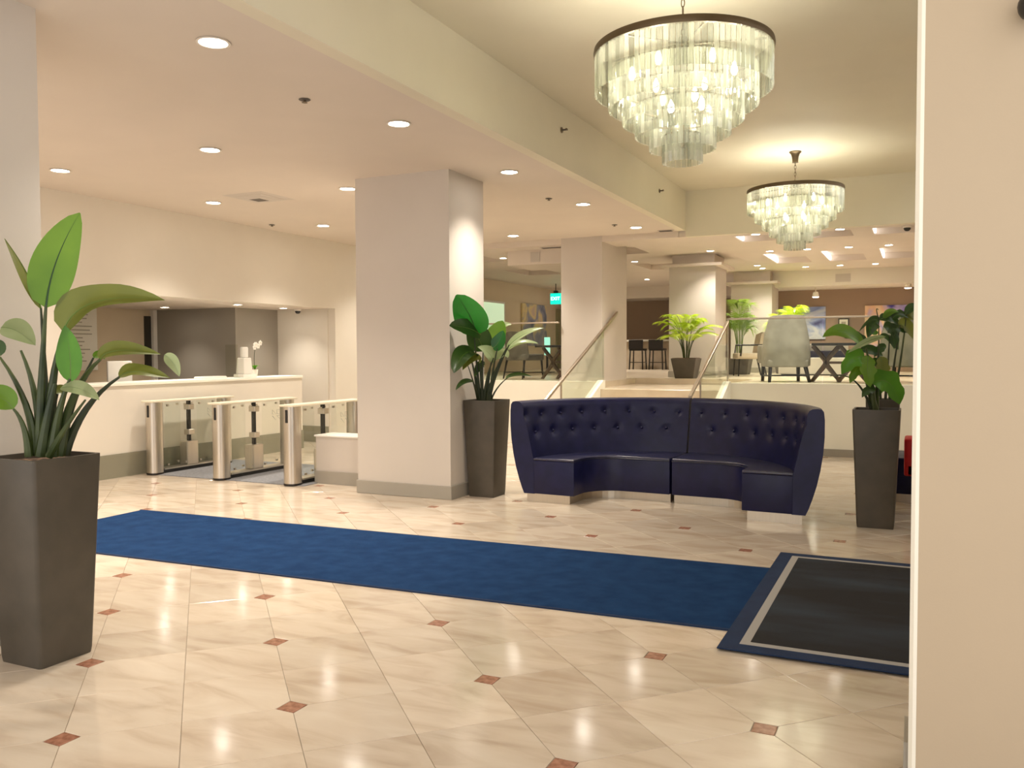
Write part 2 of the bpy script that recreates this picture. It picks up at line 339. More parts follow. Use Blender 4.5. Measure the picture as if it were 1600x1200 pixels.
# upper floor, half walls, stairs
struct('floor_upper', MB().box(-13, -4.75, YH, 26, -.1, UZ).box(-2.6, 3.2, YH, 26, -.1, UZ).box(-4.75, -2.6, 15.5, 26, -.1, UZ).box(-4.75, -2.6, YH, 15.5, -.1, .965), 'upper_stone', 'pale stone floor of the raised lounge')
struct('wall_curb_left', MB().box(XL-.1, -4.75, YH-.14, YH, 0, UZ+.005), 'curb_paint', 'low white wall under the glass railing')
hw = struct('wall_curb_right', MB().box(-2.6, 3.2, YH-.14, YH, 0, UZ+.005), 'curb_paint', 'low white wall behind the sofa under the glass railing')
struct('baseboard_curb', MB().box(-2.6, 3.2, YH-.158, YH-.14, 0, .11), 'baseboard_grey')
st = thing('staircase', 'short pale stone staircase rising to the lounge', 'stairs', (-3.675, 11.3, 0))
for k in range(6):
    MB().box(-.975, .975, k*.387, (k+1)*.387 if k < 5 else 2.32, 0, .1608*(k+1)).build('step', 'upper_stone', st, .006, 1)
for s in (-1, 1):
    MB().prism_x([(0, 0), (2.18, 0), (2.18, 1.10), (2.10, 1.10), (0, .2)], s*1.025-.05, s*1.025+.05).build('side_wall', 'curb_paint', st)

# walls
HB, CT, YC, YI = 2.34, 1.20, 11.29, 12.2
struct('wall_left', MB().box(XL-.15, XL, -.6, 7.0, 0, CZ).box(XL-.15, XL, 7.0, YI, HB, CZ).box(XL-.15, XL, YI, YH, 0, CZ), 'wall_paint', 'long cream wall over the reception opening')
struct('wall_counter', MB().box(XL-.15, XL-.002, 7.0, YC, 0, CT-.04), 'wall_paint', 'cream half wall below the reception counter')
struct('baseboard_left', MB().box(XL, XL+.018, -.6, YC, 0, .30), 'baseboard_olive', 'tall olive grey baseboard')
struct('ceiling_reception', MB().box(-13, XL-.15, 6, YI, HB, HB+.1), 'ceiling_paint', 'low ceiling of the reception recess')
struct('wall_reception_end', MB().box(-10.405, XL-.15, YI-.02, YI+.1, 0, HB), 'wall_paint', 'bright lit end wall of the reception recess')
struct('baseboard_reception', MB().box(-10.405, XL-.15, YI-.04, YI-.02, 0, .28), 'baseboard_olive')
struct('wall_reception_grey', MB().box(-12.25, -10.405, 11.12, YI+.1, 0, HB), 'grey_paint', 'grey accent wall in the reception recess')
struct('wall_reception_back', MB().box(-12.4, -12.3, 6, 11.3, 0, HB), 'warm_paint', 'beige back wall of the reception office')
struct('wall_reception_side', MB().box(-12.4, XL-.15, 5.9, 6.0, 0, HB), 'warm_paint')
struct('trim_3', MB().box(-12.3, -12.22, 11.04, 11.12, 0, HB), 'white_gloss', 'white door casing beside the grey wall')

def pillar(n, x0, x1, y0, y1, z0, z1, label, bb=.145, cap=False, m='pillar_paint', bm_='baseboard_grey'):
    o = struct(n, MB().box(x0, x1, y0, y1, z0, z1), m, label)
    if bb: MB().box(x0-.015, x1+.015, y0-.015, y1+.015, z0, z0+bb).build('baseboard', bm_, o, .004, 1)
    if cap: MB().box(x0-.14, x1+.14, y0-.14, y1+.14, z1, z1+.05).build('cap', 'ceiling_paint', o)
    return o
pillar('pillar', -5.65, -4.46, 7.92, 8.71, 0, CZ, 'wide square pillar beside the turnstiles')
pillar('pillar', -5.65, -4.46, 2.42, 3.255, 0, CZ, 'square pillar behind the large potted plant')
pillar('pillar', -5.485, -4.75, YH-.01, 14.95, UZ, CZ, 'square pillar at the top of the stairs', 0)
pillar('pillar', -4.30, -3.415, 16.2, 17.2, UZ, 3.17, 'square pillar behind the small potted palm', .12, True)
pillar('pillar', -3.90, -2.98, 20.2, 21.2, UZ, 3.10, 'farthest square pillar behind the armchair', .12, True)
for a in ((-4.25, -3.45, 16.25, 17.15), (-3.85, -3.03, 20.25, 21.15)):
    struct('trim_4', MB().box(*a, 3.14, UC), 'ceiling_paint')
# right side walls
c_ = .022
wr = struct('wall_right', MB().prism([(-.006, 3.34+c_), (-.006+c_, 3.34), (3.2, 3.34), (3.2, 3.62), (-.006, 3.62)], 0, TZ), 'right_paint', 'tan wall end standing beside the entrance mat')
MB().box(-.024, -.006, 3.372, 3.62, 0, .15).build('baseboard', 'baseboard_grey', wr)
MB().prism([(-.009, 3.365), (-.009, 3.352), (.004, 3.338), (.016, 3.337), (.016, 3.34), (-.006+c_, 3.34), (-.006, 3.34+c_)], 0, TZ).build('lit_edge_strip', 'curb_paint', wr)  # added cream strip: the lit brightness of the chamfered edge is in its colour
wf = struct('wall_right_far', MB().box(.0, 3.2, 7.82, 7.97, 0, TZ), 'wall_paint', 'far side of the entrance opening')
MB().box(-.02, 3.2, 7.80, 7.82, 0, .13).build('baseboard', 'baseboard_grey', wf)
struct('wall_entrance', MB().box(3.1, 3.2, 3.62, YH, 0, TZ), 'wall_paint')
# upper level walls
struct('wall_gallery', MB().box(-9.85, -9.75, YH, 26, UZ, UC), 'warm_paint', 'tan wall with a painting beyond the left railing')
struct('wall_back', MB().box(-3.6, 3.2, 22.0, 22.1, UZ, UC), 'brown_paint', 'brown back wall of the lounge with paintings')
sf = struct('trim_5', MB().box(-3.6, 3.2, 20.6, 22.0, 3.04, UC), 'wall_paint', 'pale soffit along the brown back wall')
struct('wall_bar', MB().box(-9.75, -3.6, 25, 25.1, UZ, UC), 'brown_paint', 'dark brown wall behind the bar')
struct('trim_6', MB().box(-9.75, -3.6, 23.6, 25, 3.08, UC), 'ceiling_paint', 'dropped soffit over the bar')
struct('trim_7', MB().box(-6.75, -5.5, 14.15, 15.2, 3.14, UC), 'ceiling_paint', 'boxed duct beside the pillar')
struct('wall_lounge_right', MB().box(3.1, 3.2, YH, 22, UZ, UC), 'warm_paint')

# low partition
pt = struct('wall_low', MB().box(-6.53, -5.65, 8.3, 8.62, 0, .565), 'pillar_paint', 'low boxed partition between turnstile and pillar')
MB().box(-6.545, -5.65, 8.285, 8.30, 0, .15).build('baseboard', 'baseboard_grey', pt)
MB().box(-6.545, -5.65, 8.28, 8.64, .565, .585).build('cap', 'white_gloss', pt, .003, 1)

# ================================================================ downlights
DL = thing('downlight', 'x', 'downlight')
MB().lathe([(.085, 0), (.102, -.004), (.104, -.008), (.088, -.010), (.082, -.004)], 28).build('trim_ring', 'trim_white', DL, smooth=True)
MB().lathe([(.001, -.003), (.082, -.003), (.082, -.0055), (.001, -.006)], 28).build('lens', 'lens', DL)
first = [True]
def downlight(x, y, z, e, label, group, scale=1, angle=108, col=LAMP_COL):
    o = DL if first[0] else copy_tree(DL); first[0] = False
    o.location = (x, y, z); o.scale = (scale,)*3; tag(o, label, 'downlight', group)
    lamp('SPOT', (x, y, z-.03), e, .07*scale, col, angle, 'downlight_lamp')
LOBBY = 160
for x in (-3.95, -6.05, -8.13):
    for y in (1.9, 4.07, 6.17, 8.33, 10.57, 12.9):
        if x == -3.95 and y == 1.9: continue
        nth = {12.9: 'first', 10.57: 'second', 8.33: 'third', 6.17: 'fourth', 4.07: 'fifth', 1.9: 'sixth'}[y]
        downlight(x, y, CZ, LOBBY, nth+{-3.95: ' downlight from the lounge in the row along the tray edge', -6.05: ' downlight from the lounge in the middle row of the low ceiling', -8.13: ' downlight from the lounge in the row nearest the reception wall'}[x],
                  {-3.95: 'downlights along the tray edge', -6.05: 'downlights in the middle row', -8.13: 'downlights nearest the reception wall'}[x])
for x, y, wh in ((-9.75, 8.9, 'above the white box on the counter'), (-11.3, 10.45, 'in front of the grey accent wall'), (-9.72, 10.45, 'above the orchid'), (-9.8, 11.62, 'beside the lit end wall')):
    downlight(x, y, HB, 45, 'small reception recess downlight '+wh, 'reception recess downlights', .8)
cnt = {}
for x, y in ((-2.3, 13.85), (-1.06, 13.85), (-2.45, 16.3), (-1.8, 16.3), (-1.1, 16.3), (-.45, 16.3), (-3.1, 18.9), (-2.2, 19.7), (-1.5, 19.7), (-.8, 19.7), (-5.2, 16.9), (-4.9, 19.5), (-7.3, 15.1), (-6.2, 21.2), (-7.6, 22.2), (-3.42, 15.75), (-3.1, 19.6)):
    where = 'between tray and first coffers' if y < 14 else 'left of the stairs beyond the wide pillar' if x < -7 and y < 16 else 'in front of the pillar with the palm' if y == 15.75 else 'in line between two rows of coffers' if y == 16.3 else 'before the pale soffit' if y == 19.7 else 'near the square lounge pillars' if y < 20 else 'before the dark bar'
    cnt[where] = cnt.get(where, 0)+1; nth = ['first', 'second', 'third', 'fourth', 'fifth'][cnt[where]-1]
    downlight(x, y, UC, 95, nth+' small downlight counted from the stairs, '+where, 'lounge ceiling downlights', .75)

# small ceiling fittings
def sprinkler(x, y, z, label, g):
    o = thing('sprinkler', label, 'sprinkler', (x, y, z), 0, g)
    MB().lathe([(.03, 0), (.045, -.004), (.04, -.008), (.02, -.010)], 16).build('cover_plate', 'vent_dark', o)
    MB().lathe([(.008, -.008), (.008, -.022), (.022, -.024), (.022, -.027), (.001, -.028)], 12).build('deflector', 'bronze', o)
for x, y, wh in ((-4.22, 5.28, 'between tray edge and the pillars'), (-4.19, 9.99, 'just beyond the wide pillar'), (-4.16, 12.49, 'closest to the stair pillar'), (-8.76, 10.16, 'close to the reception wall')): sprinkler(x, y, CZ, 'dark round ceiling sprinkler head '+wh, 'ceiling sprinklers')
for y in (8.33, 12.07):
    o = thing('side_sprinkler', 'small dark sidewall sprinkler on the tray side, '+('between the two chandeliers' if y < 10 else 'at the lounge end'), 'sprinkler', (-3.35, y, 3.865), 0, 'sidewall sprinklers')
    MB().prism_x([(.03*math.cos(a*PI/6), .03*math.sin(a*PI/6)) for a in range(12)], 0, .008).build('cover_plate', 'bronze', o)
    MB().tube([(.006, 0, 0), (.06, 0, 0)], .009, 8).build('nozzle', 'vent_dark', o)
    MB().box(.055, .062, -.022, .022, -.006, .012).build('deflector', 'bronze', o)
v = thing('air_vent', 'square stepped air vent in the low ceiling', 'air vent', (-7.37, 8.32, CZ))
for k, (a, z) in enumerate(((.31, -.006), (.23, -.018), (.15, -.030))):
    MB().frustum(0, 0, a, a, z+.006, a-.05, a-.05, z-.004).build('frame', 'vent_grey', v)
MB().frustum(0, 0, .10, .10, -.03, .08, .08, -.036).build('core', 'vent_dark', v)
for x, y, a in ((-3.62, 13.42, .12), (-7.2, 16.6, .2), (-5.75, 13.9, .22)):
    z = CZ if y < YH and x < -3.4 else UC
    o = thing('slot_vent', {-3.62: 'dark slot vent at the corner of the tray', -7.2: 'dark slot vent over the taupe chair', -5.75: 'dark slot vent in front of the boxed duct'}[x], 'air vent', (x, y, z), 0, 'slot vents')
    MB().box(-a, a, -.06, .06, -.012, 0).build('frame', 'vent_grey', o)
    for k in range(4): MB().box(-a+.02, a-.02, -.045+k*.025, -.03+k*.025, -.02, -.010).build('slat', 'vent_dark', o)
for loc, w, h, l in (((-6.2, 14.15, 3.27), .09, .09, 'pale square grille on the boxed duct'), ((-1.5, 20.6, 3.2), .16, .09, 'beige grille on the soffit of the brown wall')):
    o = thing('wall_grille', l, 'grille', loc)
    MB().box(-w, w, -.015, 0, -h, h).build('frame', 'vent_grey', o)
    for k in range(5): MB().box(-w+.015, w-.015, -.02, -.013, -h+.02+k*(2*h-.05)/4, -h+.03+k*(2*h-.05)/4).build('slat', 'pillar_paint', o)
for loc, l in (((-.14, 13.9, UC), 'dark dome security camera on the lounge ceiling'), ((-9.8, 12.0, HB), 'dark dome security camera over the reception recess')):
    o = thing('security_camera', l, 'camera', loc)
    MB().lathe([(.065, 0), (.065, -.02), (.05, -.035), (.048, -.036)], 18).build('housing', 'trim_white', o, smooth=True)
    MB().lathe([(.048, -.033), (.045, -.06), (.028, -.08), (.001, -.086)], 18).build('dome', 'black_plastic', o, smooth=True)
o = thing('wall_camera', 'black rounded camera high on the tan wall', 'camera', (.335, 3.34, 2.69))
MB().box(-.03, .03, -.03, 0, -.02, .02).build('bracket', 'black_plastic', o)
MB().sphere((0, -.06, 0), .05, 16, 10).build('dome', 'black_plastic', o, smooth=True)
for x, z in ((-2.11, 2.86), (-.18, 3.0)):
    o = thing('spot_lamp', 'small white spotlight hanging above the '+('blue painting' if x < -1 else 'peach painting'), 'spotlight', (x, 20.9, z), 0, 'soffit spotlights')
    MB().tube([(0, 0, 3.04-z), (0, 0, .05)], .012, 8).build('stem', 'trim_white', o)
    MB().lathe([(.03, .07), (.06, .05), (.075, -.05), (.07, -.055)], 16).build('shade', 'trim_white', o, smooth=True)
    MB().lathe([(.001, -.056), (.068, -.056), (.068, -.06), (.001, -.062)], 16).build('lens', 'lens', o)
    lamp('SPOT', (x, 20.9, z-.08), 60, .05, (1, .82, .62), 100, 'spot_lamp_light', (math.radians(28), 0, 0))

# ================================================================ floor coverings
r = thing('carpet_runner', 'long plain blue carpet runner across the marble floor', 'carpet', (0, 0, 0))
MB().prism([(-6.97, 4.62), (-.80, 4.84), (-.80, 6.32), (-6.99, 6.12)], .0006, .009).build('pile', 'runner_blue', r, .003, 1)
MB().prism([(-6.99, 4.60), (-.80, 4.82), (-.80, 4.845), (-6.99, 4.625)], .0006, .0085).build('edge_binding', 'mat_navy', r)
MB().prism([(-7.01, 6.115), (-.80, 6.315), (-.80, 6.335), (-7.01, 6.135)], .0006, .0085).build('edge_binding', 'mat_navy', r)
r = thing('entrance_mat', 'charcoal entrance mat with navy border and pale inset line', 'mat', (-.93, 4.475, 0))
MB().box(0, 1.9, 0, 2.35, .0096, .0185).build('border', 'mat_navy', r, .004, 1)
MB().box(.10, 1.8, .10, 2.25, .0187, .0195).build('stripe', 'mat_line', r)
MB().box(.15, 1.75, .15, 2.20, .0197, .0215).build('pile', 'mat_charcoal', r)
tag(MB().box(-9.05, -6.5, 8.02, 9.62, .0006, .007).build('lane_mat', 'lane_carpet'), 'grey carpet strip under the turnstiles', 'carpet')

# ================================================================ curved sofa (two halves)
def sofa(s, label):
    t = thing('curved_sofa', label, 'sofa', (-2.31, 7.95, 0), math.radians(-2.4), 'curved lobby sofa halves')
    YE = .17; J = math.radians(.45)
    btn = [(math.radians(5+11*k), .90) for k in range(8)]+[(math.radians(10.5+11*k), .72) for k in range(7)]
    ang = lambda r, u: J+(math.acos(YE/r)-J)*u             # angle from the joint (back centre) towards the end
    # backrest
    prof = [(1.31, .085), (1.43, .085), (1.455, .14), (1.49, .24), (1.525, .36), (1.555, .50), (1.577, .65), (1.588, .80), (1.588, .95), (1.58, 1.02), (1.562, 1.045), (1.53, 1.052), (1.485, 1.048), (1.455, 1.03)]
    zs = [1.0-.022*k for k in range(27)]
    prof += [(1.315+.125*min(1, max(0, (z-.42)/.58))**1.0, z) for z in zs]
    NU = 90; v = []; f = []; n = len(prof)
    for i in range(NU+1):
        for k, (rad, z) in enumerate(prof):
            a = ang(rad, i/NU)
            if k >= 14:
                dd = 0
                for ba, bz in btn:
                    q = ((a-ba)*rad)**2+(z-bz)**2
                    if q < .05: dd += .022*math.exp(-q/.0013)+.006*math.exp(-q/.008)
                rad = rad+dd
            v.append((s*rad*math.sin(a), rad*math.cos(a), z))
    for i in range(NU):
        f += [(i*n+k, i*n+(k+1) % n, (i+1)*n+(k+1) % n, (i+1)*n+k) for k in range(n)]
    f += [tuple(range(n)), tuple(range(NU*n, NU*n+n))[::-1]]
    bk = MB().add(v, f).build('backrest', 'navy_leather', t, smooth=True, angle=50)
    bme = MB().sphere((0, 0, 0), .016, 10, 6, (1, 1, 1)).mesh('button', smooth=True); bme.materials.append(MATS['navy_leather'])
    for ba, bz in btn:
        rad = 1.315+.125*max(0, (bz-.42)/.58)+.022; 
        if ba < math.radians(82): put('button', bme, None, bk, (s*rad*math.sin(ba), rad*math.cos(ba), bz))
    # seat outline
    def outline(ro, xn, yf, rc, g):
        P = []
        for i in range(25):
            a = g/ro+(math.acos(YE/ro)-g/ro)*i/24; P.append((s*ro*math.sin(a), ro*math.cos(a)))
        P.append((s*xn, YE)); P.append((s*xn, yf-rc))
        for i in range(1, 9):
            a = PI/2*i/8; P.append((s*(xn-rc+rc*math.cos(a)), yf-rc+rc*math.sin(a)))
        P.append((s*g, yf)); return P
    MB().prism(outline(1.325, .85, .72, .34, .012), .088, .436).build('seat_base', 'navy_leather', t, .006, 2, True)
    seat = MB().prism(outline(1.325, .85, .72, .34, .012), .437, .464).build('seat', 'navy_seat', t, .011, 3, True)
    fr = outline(1.325, .855, .714, .34, .012)[24:]
    MB().tube([(x, y-.002, .437) for x, y in fr[1:]], .006, 6).build('piping', 'navy_piping', seat)
    o2 = outline(1.40, .90, .77, .32, .02)
    MB().prism([(x, y+.012) for x, y in o2], 0, .088).build('plinth', 'plinth_steel', t)
sofa(-1, 'navy tufted curved sofa half beside the middle planter')
sofa(1, 'navy tufted curved sofa half beside the pair of planters at the wall')

# ================================================================ planters and plants
def planter(t, h=1.05, a0=.15, a1=.195, soilz=None):
    mb = MB(); R = []
    def ring(a, z, rc=.02):
        out = []
        for cx, cy, st_ in ((1, 1, 0), (-1, 1, 1), (-1, -1, 2), (1, -1, 3)):
            for q in range(4):
                an = PI/2*(st_+q/3); out.append((cx*(a-rc)+rc*math.cos(an), cy*(a-rc)+rc*math.sin(an), z))
        return out
    lv = [ring(a0, 0), ring(a0+.004, .03), ring(a1, h-.02), ring(a1, h), ring(a1-.016, h), ring(a1-.022, h-.09)]
    v = [p for l in lv for p in l]; n = 16
    f = [(i*n+k, i*n+(k+1) % n, (i+1)*n+(k+1) % n, (i+1)*n+k) for i in range(5) for k in range(n)]+[tuple(range(n))[::-1], tuple(range(5*n, 6*n))]
    mb.add(v, f).build('planter', 'planter_brown', t, smooth=True, angle=30)
    z = h-.035
    g = [(-a1+.022+(2*a1-.044)*i/8, -a1+.022+(2*a1-.044)*j/8, z+random.uniform(-.008, .014)) for j in range(9) for i in range(9)]
    MB().add(g, [(j*9+i, j*9+i+1, j*9+i+10, j*9+i+9) for j in range(8) for i in range(8)]).build('soil', 'soil', t, smooth=True)
def bez(A, B, C_, t): return A*((1-t)**2)+B*(2*t*(1-t))+C_*(t*t)
def leaf(t, base, mid, tip, w, m, nrm, fold=.25, wave=.0, taper=.75, rib='midrib', name='leaf', peak=.42, lobes=0):
    base, mid, tip = Vector(base), Vector(mid), Vector(tip); nrm = Vector(nrm).normalized()
    NL, NW = 14, 6; v = []; ribp = []
    for i in range(NL+1):
        u = i/NL; p = bez(base, mid, tip, u); d = (bez(base, mid, tip, min(1, u+.03))-bez(base, mid, tip, max(0, u-.03))).normalized()
        sd = d.cross(nrm); sd.normalize(); nn = sd.cross(d)
        uu_ = u**(math.log(.5)/math.log(peak)); hw_ = w/2*max(.015, math.sin(PI*min(.999, max(.001, uu_)))**taper)
        if lobes: hw_ *= 1-.28*(0.5+.5*math.cos(u*PI*2*lobes))
        for k in range(NW+1):
            q = -1+2*k/NW
            v.append(p+sd*(q*hw_*(1-fold*.25*abs(q)))+nn*(abs(q)**1.3*hw_*fold*1.2+wave*hw_*math.sin(u*11+q*1.5)*abs(q)))
        ribp.append(p-nn*.001)
    f = [(i*(NW+1)+k, i*(NW+1)+k+1, (i+1)*(NW+1)+k+1, (i+1)*(NW+1)+k) for i in range(NL) for k in range(NW)]
    o = MB().add(v, f).build(name, m, t, smooth=True, angle=80)
    L = (tip-base).length
    MB().tube(ribp, [max(.0012, .012*L*(1-i/NL*.9)) for i in range(NL+1)], 6).build('midrib', rib, o, smooth=True)
    return o
def stem(t, pts, r0_, r1_, m='stem_green', parent=None):
    P = [Vector(p) for p in pts]; n = 8
    if len(P) == 3: Q = [bez(P[0], P[1], P[2], i/n) for i in range(n+1)]
    else: Q = P
    return MB().tube(Q, [r0_+(r1_-r0_)*i/(len(Q)-1) for i in range(len(Q))], 8).build('stem', m, t, smooth=True)
FACE = -YAW   # plants are laid out in a frame turned to face the lobby entrance
def px_frame(cx, hz, ppm):
    return lambda x, y, d=0: ((x-cx)/ppm, d, EYE-(y-hz)/ppm)

def plant(name, label, loc, h, frame, soil, stems, leaves, twist, pa=(.15, .195)):
    t = thing(name, label, 'potted plant', loc, 0, 'tall dark planters with plants')
    planter(t, h, *pa)
    q = Matrix.Rotation(twist, 3, 'Z'); T = lambda p: q @ Vector(p)
    for a, b, c, r1, r2, m in stems: stem(t, [T(frame(*a)), T(frame(*b)), T(frame(*c))], r1*1.45, r2, m)
    for L in leaves:
        b, mi, ti, w, m, n = L[:6]; kw = L[6] if len(L) > 6 else {}
        leaf(t, T(frame(*b)), T(frame(*mi)), T(frame(*ti)), w, m, T(n), **kw)
    return t
# large plant at the left
G, O_, GR, DK, BR = 'leaf_green', 'leaf_olive', 'leaf_grey', 'leaf_dark', 'leaf_bright'
F = px_frame(67.3, 553.5, 302.6); CAMN = (0, -1, .15)
plant('potted_bird_of_paradise', 'tall dark planter with big paddle leaved plant beside the runner', (-4.07, 2.95, 0), 1.05, F, 715,
  [((62,712),(66,600),(78,478),.020,.007,'stem_green'), ((72,712,.02),(72,600,.02),(65,482,.03),.016,.005,'stem_dark'), ((78,712),(78,590),(106,518),.022,.008,'stem_green'),
   ((88,712,-.03),(98,640,-.05),(122,592,-.06),.020,.007,'stem_green'), ((92,712),(112,600),(161,562),.022,.007,'stem_green'), ((95,712,.04),(120,630,.05),(182,590,.06),.018,.006,'stem_dark'),
   ((85,712,-.05),(110,670,-.07),(148,624,-.08),.014,.005,'stem_green'), ((58,712,.03),(62,620,.03),(32,548,.03),.018,.006,'stem_green'), ((55,712),(56,630),(4,558),.018,.006,'stem_green'),
   ((52,712,-.04),(52,660,-.05),(34,638,-.06),.014,.006,'stem_green'), ((75,712,.06),(70,640,.06),(84,612,.06),.016,.008,'stem_dark'), ((84,712,.05),(92,650,.06),(138,560,.08),.014,.005,'stem_dark'), ((68,712,-.02),(80,650,-.03),(92,600,-.02),.022,.012,'stem_green')],
  [((78,482),(86,410),(134,336),.235,G,(.15,-1,.05),dict(fold=.12,peak=.40,taper=.62,rib='midrib_dark')), ((65,484,.03),(52,430,.03),(11,374,.03),.16,O_,(-.93,-.30,.2),dict(fold=.35,taper=.8)),
   ((104,520),(130,452,-.03),(256,470,.05),.21,O_,(.12,-.86,.62),dict(fold=.35,wave=.10,peak=.36)), ((122,597,-.06),(128,555,-.07),(114,510,-.05),.135,BR,(.1,-1,.1),dict(fold=.2)),
   ((159,564),(172,538,-.02),(252,555,.02),.115,O_,(0,-.75,.65),dict(fold=.3)), ((180,592,.06),(196,572,.05),(262,592,.05),.10,O_,(0,-.7,.7),dict(fold=.3,wave=.12)),
   ((254,556,.05),(268,562,.05),(277,590,.05),.07,GR,(.3,-.9,.3)), ((110,606,-.08),(140,598,-.1),(172,624,-.1),.10,GR,(0,-.6,.8),dict(fold=.15)),
   ((2,512,.03),(28,510,.02),(60,540,.0),.14,GR,(.1,-.75,.65),dict(fold=.2)), ((6,556),(2,540),(-30,545,.02),.11,DK,(0,-.8,.6)), ((34,638,-.06),(22,610,-.08),(-28,618,-.08),.14,G,(0,-.75,.6),dict(fold=.25)),
   ((138,560,.08),(144,552,.08),(156,562,.08),.06,G,(0,-.7,.7)), ((100,618,.04),(90,606,.04),(70,612,.05),.07,O_,(0,-.6,.7))], FACE)
# plant beside the pillar
F = px_frame(760.5, 551, 142.5)
plant('potted_bird_of_paradise', 'tall dark planter with broad leaved plant between pillar and sofa', (-4.25, 8.36, 0), 1.05, F, 628,
  [((x0,634),(x1,595,-.06),(x2,y2,-.10),.016,.006,'stem_dark') for x0,x1,x2,y2 in ((750,748,742,524),(753,753,756,549),(748,746,736,556),(757,757,772,560),(760,764,792,545),(763,768,796,540),(766,766,778,545),(756,752,750,560))]+
  [((765,634),(772,605),(798,588),.009,.004,'stem_dark'), ((750,634),(744,602,-.1),(740,596,-.2),.009,.004,'stem_dark'), ((748,634),(744,605,-.1),(733,570,-.28),.010,.004,'stem_dark'), ((761,634),(762,600),(768,565),.014,.006,'stem_dark')],
  [((746,524,-.12),(742,498,-.28),(718,466,-.42),.36,'leaf_deep',(.1,-.75,-.5),dict(fold=.10,taper=.5,rib='midrib_dark')), ((752,524,-.1),(738,512,-.3),(708,512,-.48),.22,DK,(.1,-.9,.4),dict(fold=.15,taper=.55)),
   ((756,550),(750,526,-.05),(734,508,-.15),.28,DK,(.1,-1,.1),dict(fold=.1,taper=.5)), ((764,548,.04),(774,528,.06),(786,502,.08),.24,G,(-.1,-1,.2),dict(fold=.12,taper=.55)), ((770,545,-.05),(780,540,-.06),(787,518,-.05),.16,'leaf_deep',(-.1,-1,.2),dict(fold=.12,taper=.55)),
   ((744,554,-.1),(728,540,-.36),(714,582,-.46),.24,DK,(-.2,-.9,.4),dict(fold=.2,taper=.55)), ((752,566,-.1),(742,548,-.3),(726,578,-.36),.15,O_,(-.2,-.9,.4),dict(fold=.2)),
   ((772,568,-.06),(768,548,-.08),(747,543,-.1),.16,GR,(.1,-.75,.65),dict(fold=.2,wave=.1)), ((775,562,-.05),(790,545,-.06),(794,560,-.06),.13,GR,(.1,-.7,.7),dict(fold=.2)),
   ((792,546),(812,520),(850,514),.12,GR,(-.1,-.6,.75),dict(fold=.25)), ((794,548,.05),(812,530,.06),(842,538,.06),.09,GR,(-.1,-.6,.75),dict(fold=.2)),
   ((790,592),(806,582),(832,590),.07,DK,(0,-.6,.8),dict(fold=.2)), ((742,596,-.2),(726,590,-.36),(716,608,-.42),.07,DK,(0,-.8,.5),dict(fold=.2)), ((780,520,.1),(784,506,.1),(800,508,.1),.10,GR,(0,-.7,.6)), ((758,570),(750,566),(742,590,-.1),.1,DK,(0,-.9,.3))], FACE)
# split leaved plant by the sofa end
F = px_frame(1370.2, 549, 174.6)
plant('potted_split_leaf_plant', 'tall dark planter with split leaved plant beside the sofa end', (-.31, 8.31, 0), 1.05, F, 638,
  [((1366,644),(1362,590),(1352,545),.017,.007,'stem_green'), ((1372,644,.03),(1372,600,.03),(1374,535,.03),.016,.006,'stem_green'), ((1362,644),(1348,600),(1324,590),.010,.004,'stem_dark'),
   ((1370,644),(1362,615),(1360,602),.015,.007,'stem_green'), ((1366,644,.02),(1356,600,.02),(1346,562,.02),.016,.007,'stem_green'), ((1324,590),(1312,586),(1296,589),.004,.003,'stem_green')],
  [((1348,542),(1318,506),(1284,528),.17,G,(0,-.75,.65),dict(fold=.2,wave=.08)), ((1378,528,-.05),(1352,530,-.08),(1318,553,-.08),.08,GR,(0,-.6,.75),dict(fold=.2)),
   ((1350,560),(1330,552,-.05),(1310,586,-.06),.20,BR,(-.1,-.95,.3),dict(fold=.15,lobes=3)), ((1356,556),(1346,580,-.08),(1352,606,-.1),.17,G,(0,-1,.2),dict(fold=.2,lobes=3)),
   ((1372,558,-.02),(1378,575,-.05),(1368,598,-.06),.15,O_,(.1,-1,.2),dict(fold=.2,lobes=3)), ((1358,600,-.06),(1384,582,-.1),(1396,632,-.12),.25,BR,(.1,-1,.15),dict(fold=.12,lobes=3,taper=.5)),
   ((1346,548,.05),(1366,545,.05),(1382,558,.05),.10,DK,(.1,-.9,.3),dict(fold=.2)),
   ((1350,575,.02),(1336,575,.0),(1326,600,-.02),.12,G,(-.2,-.95,.2),dict(fold=.2,lobes=3)), ((1364,570,.04),(1376,562,.04),(1388,584,.02),.12,DK,(.2,-.95,.2),dict(fold=.2,lobes=3)), ((1366,612,-.02),(1352,604,-.04),(1342,622,-.06),.10,DK,(-.1,-.95,.2),dict(lobes=2)),
   ((1356,538,.06),(1344,520,.06),(1322,530,.06),.11,DK,(0,-.8,.5),dict(fold=.2,lobes=3)), ((1370,590,.05),(1380,600,.05),(1376,622,.05),.11,DK,(.1,-1,.1),dict(lobes=2))], FACE)
F = px_frame(1381, 549, 161.1)
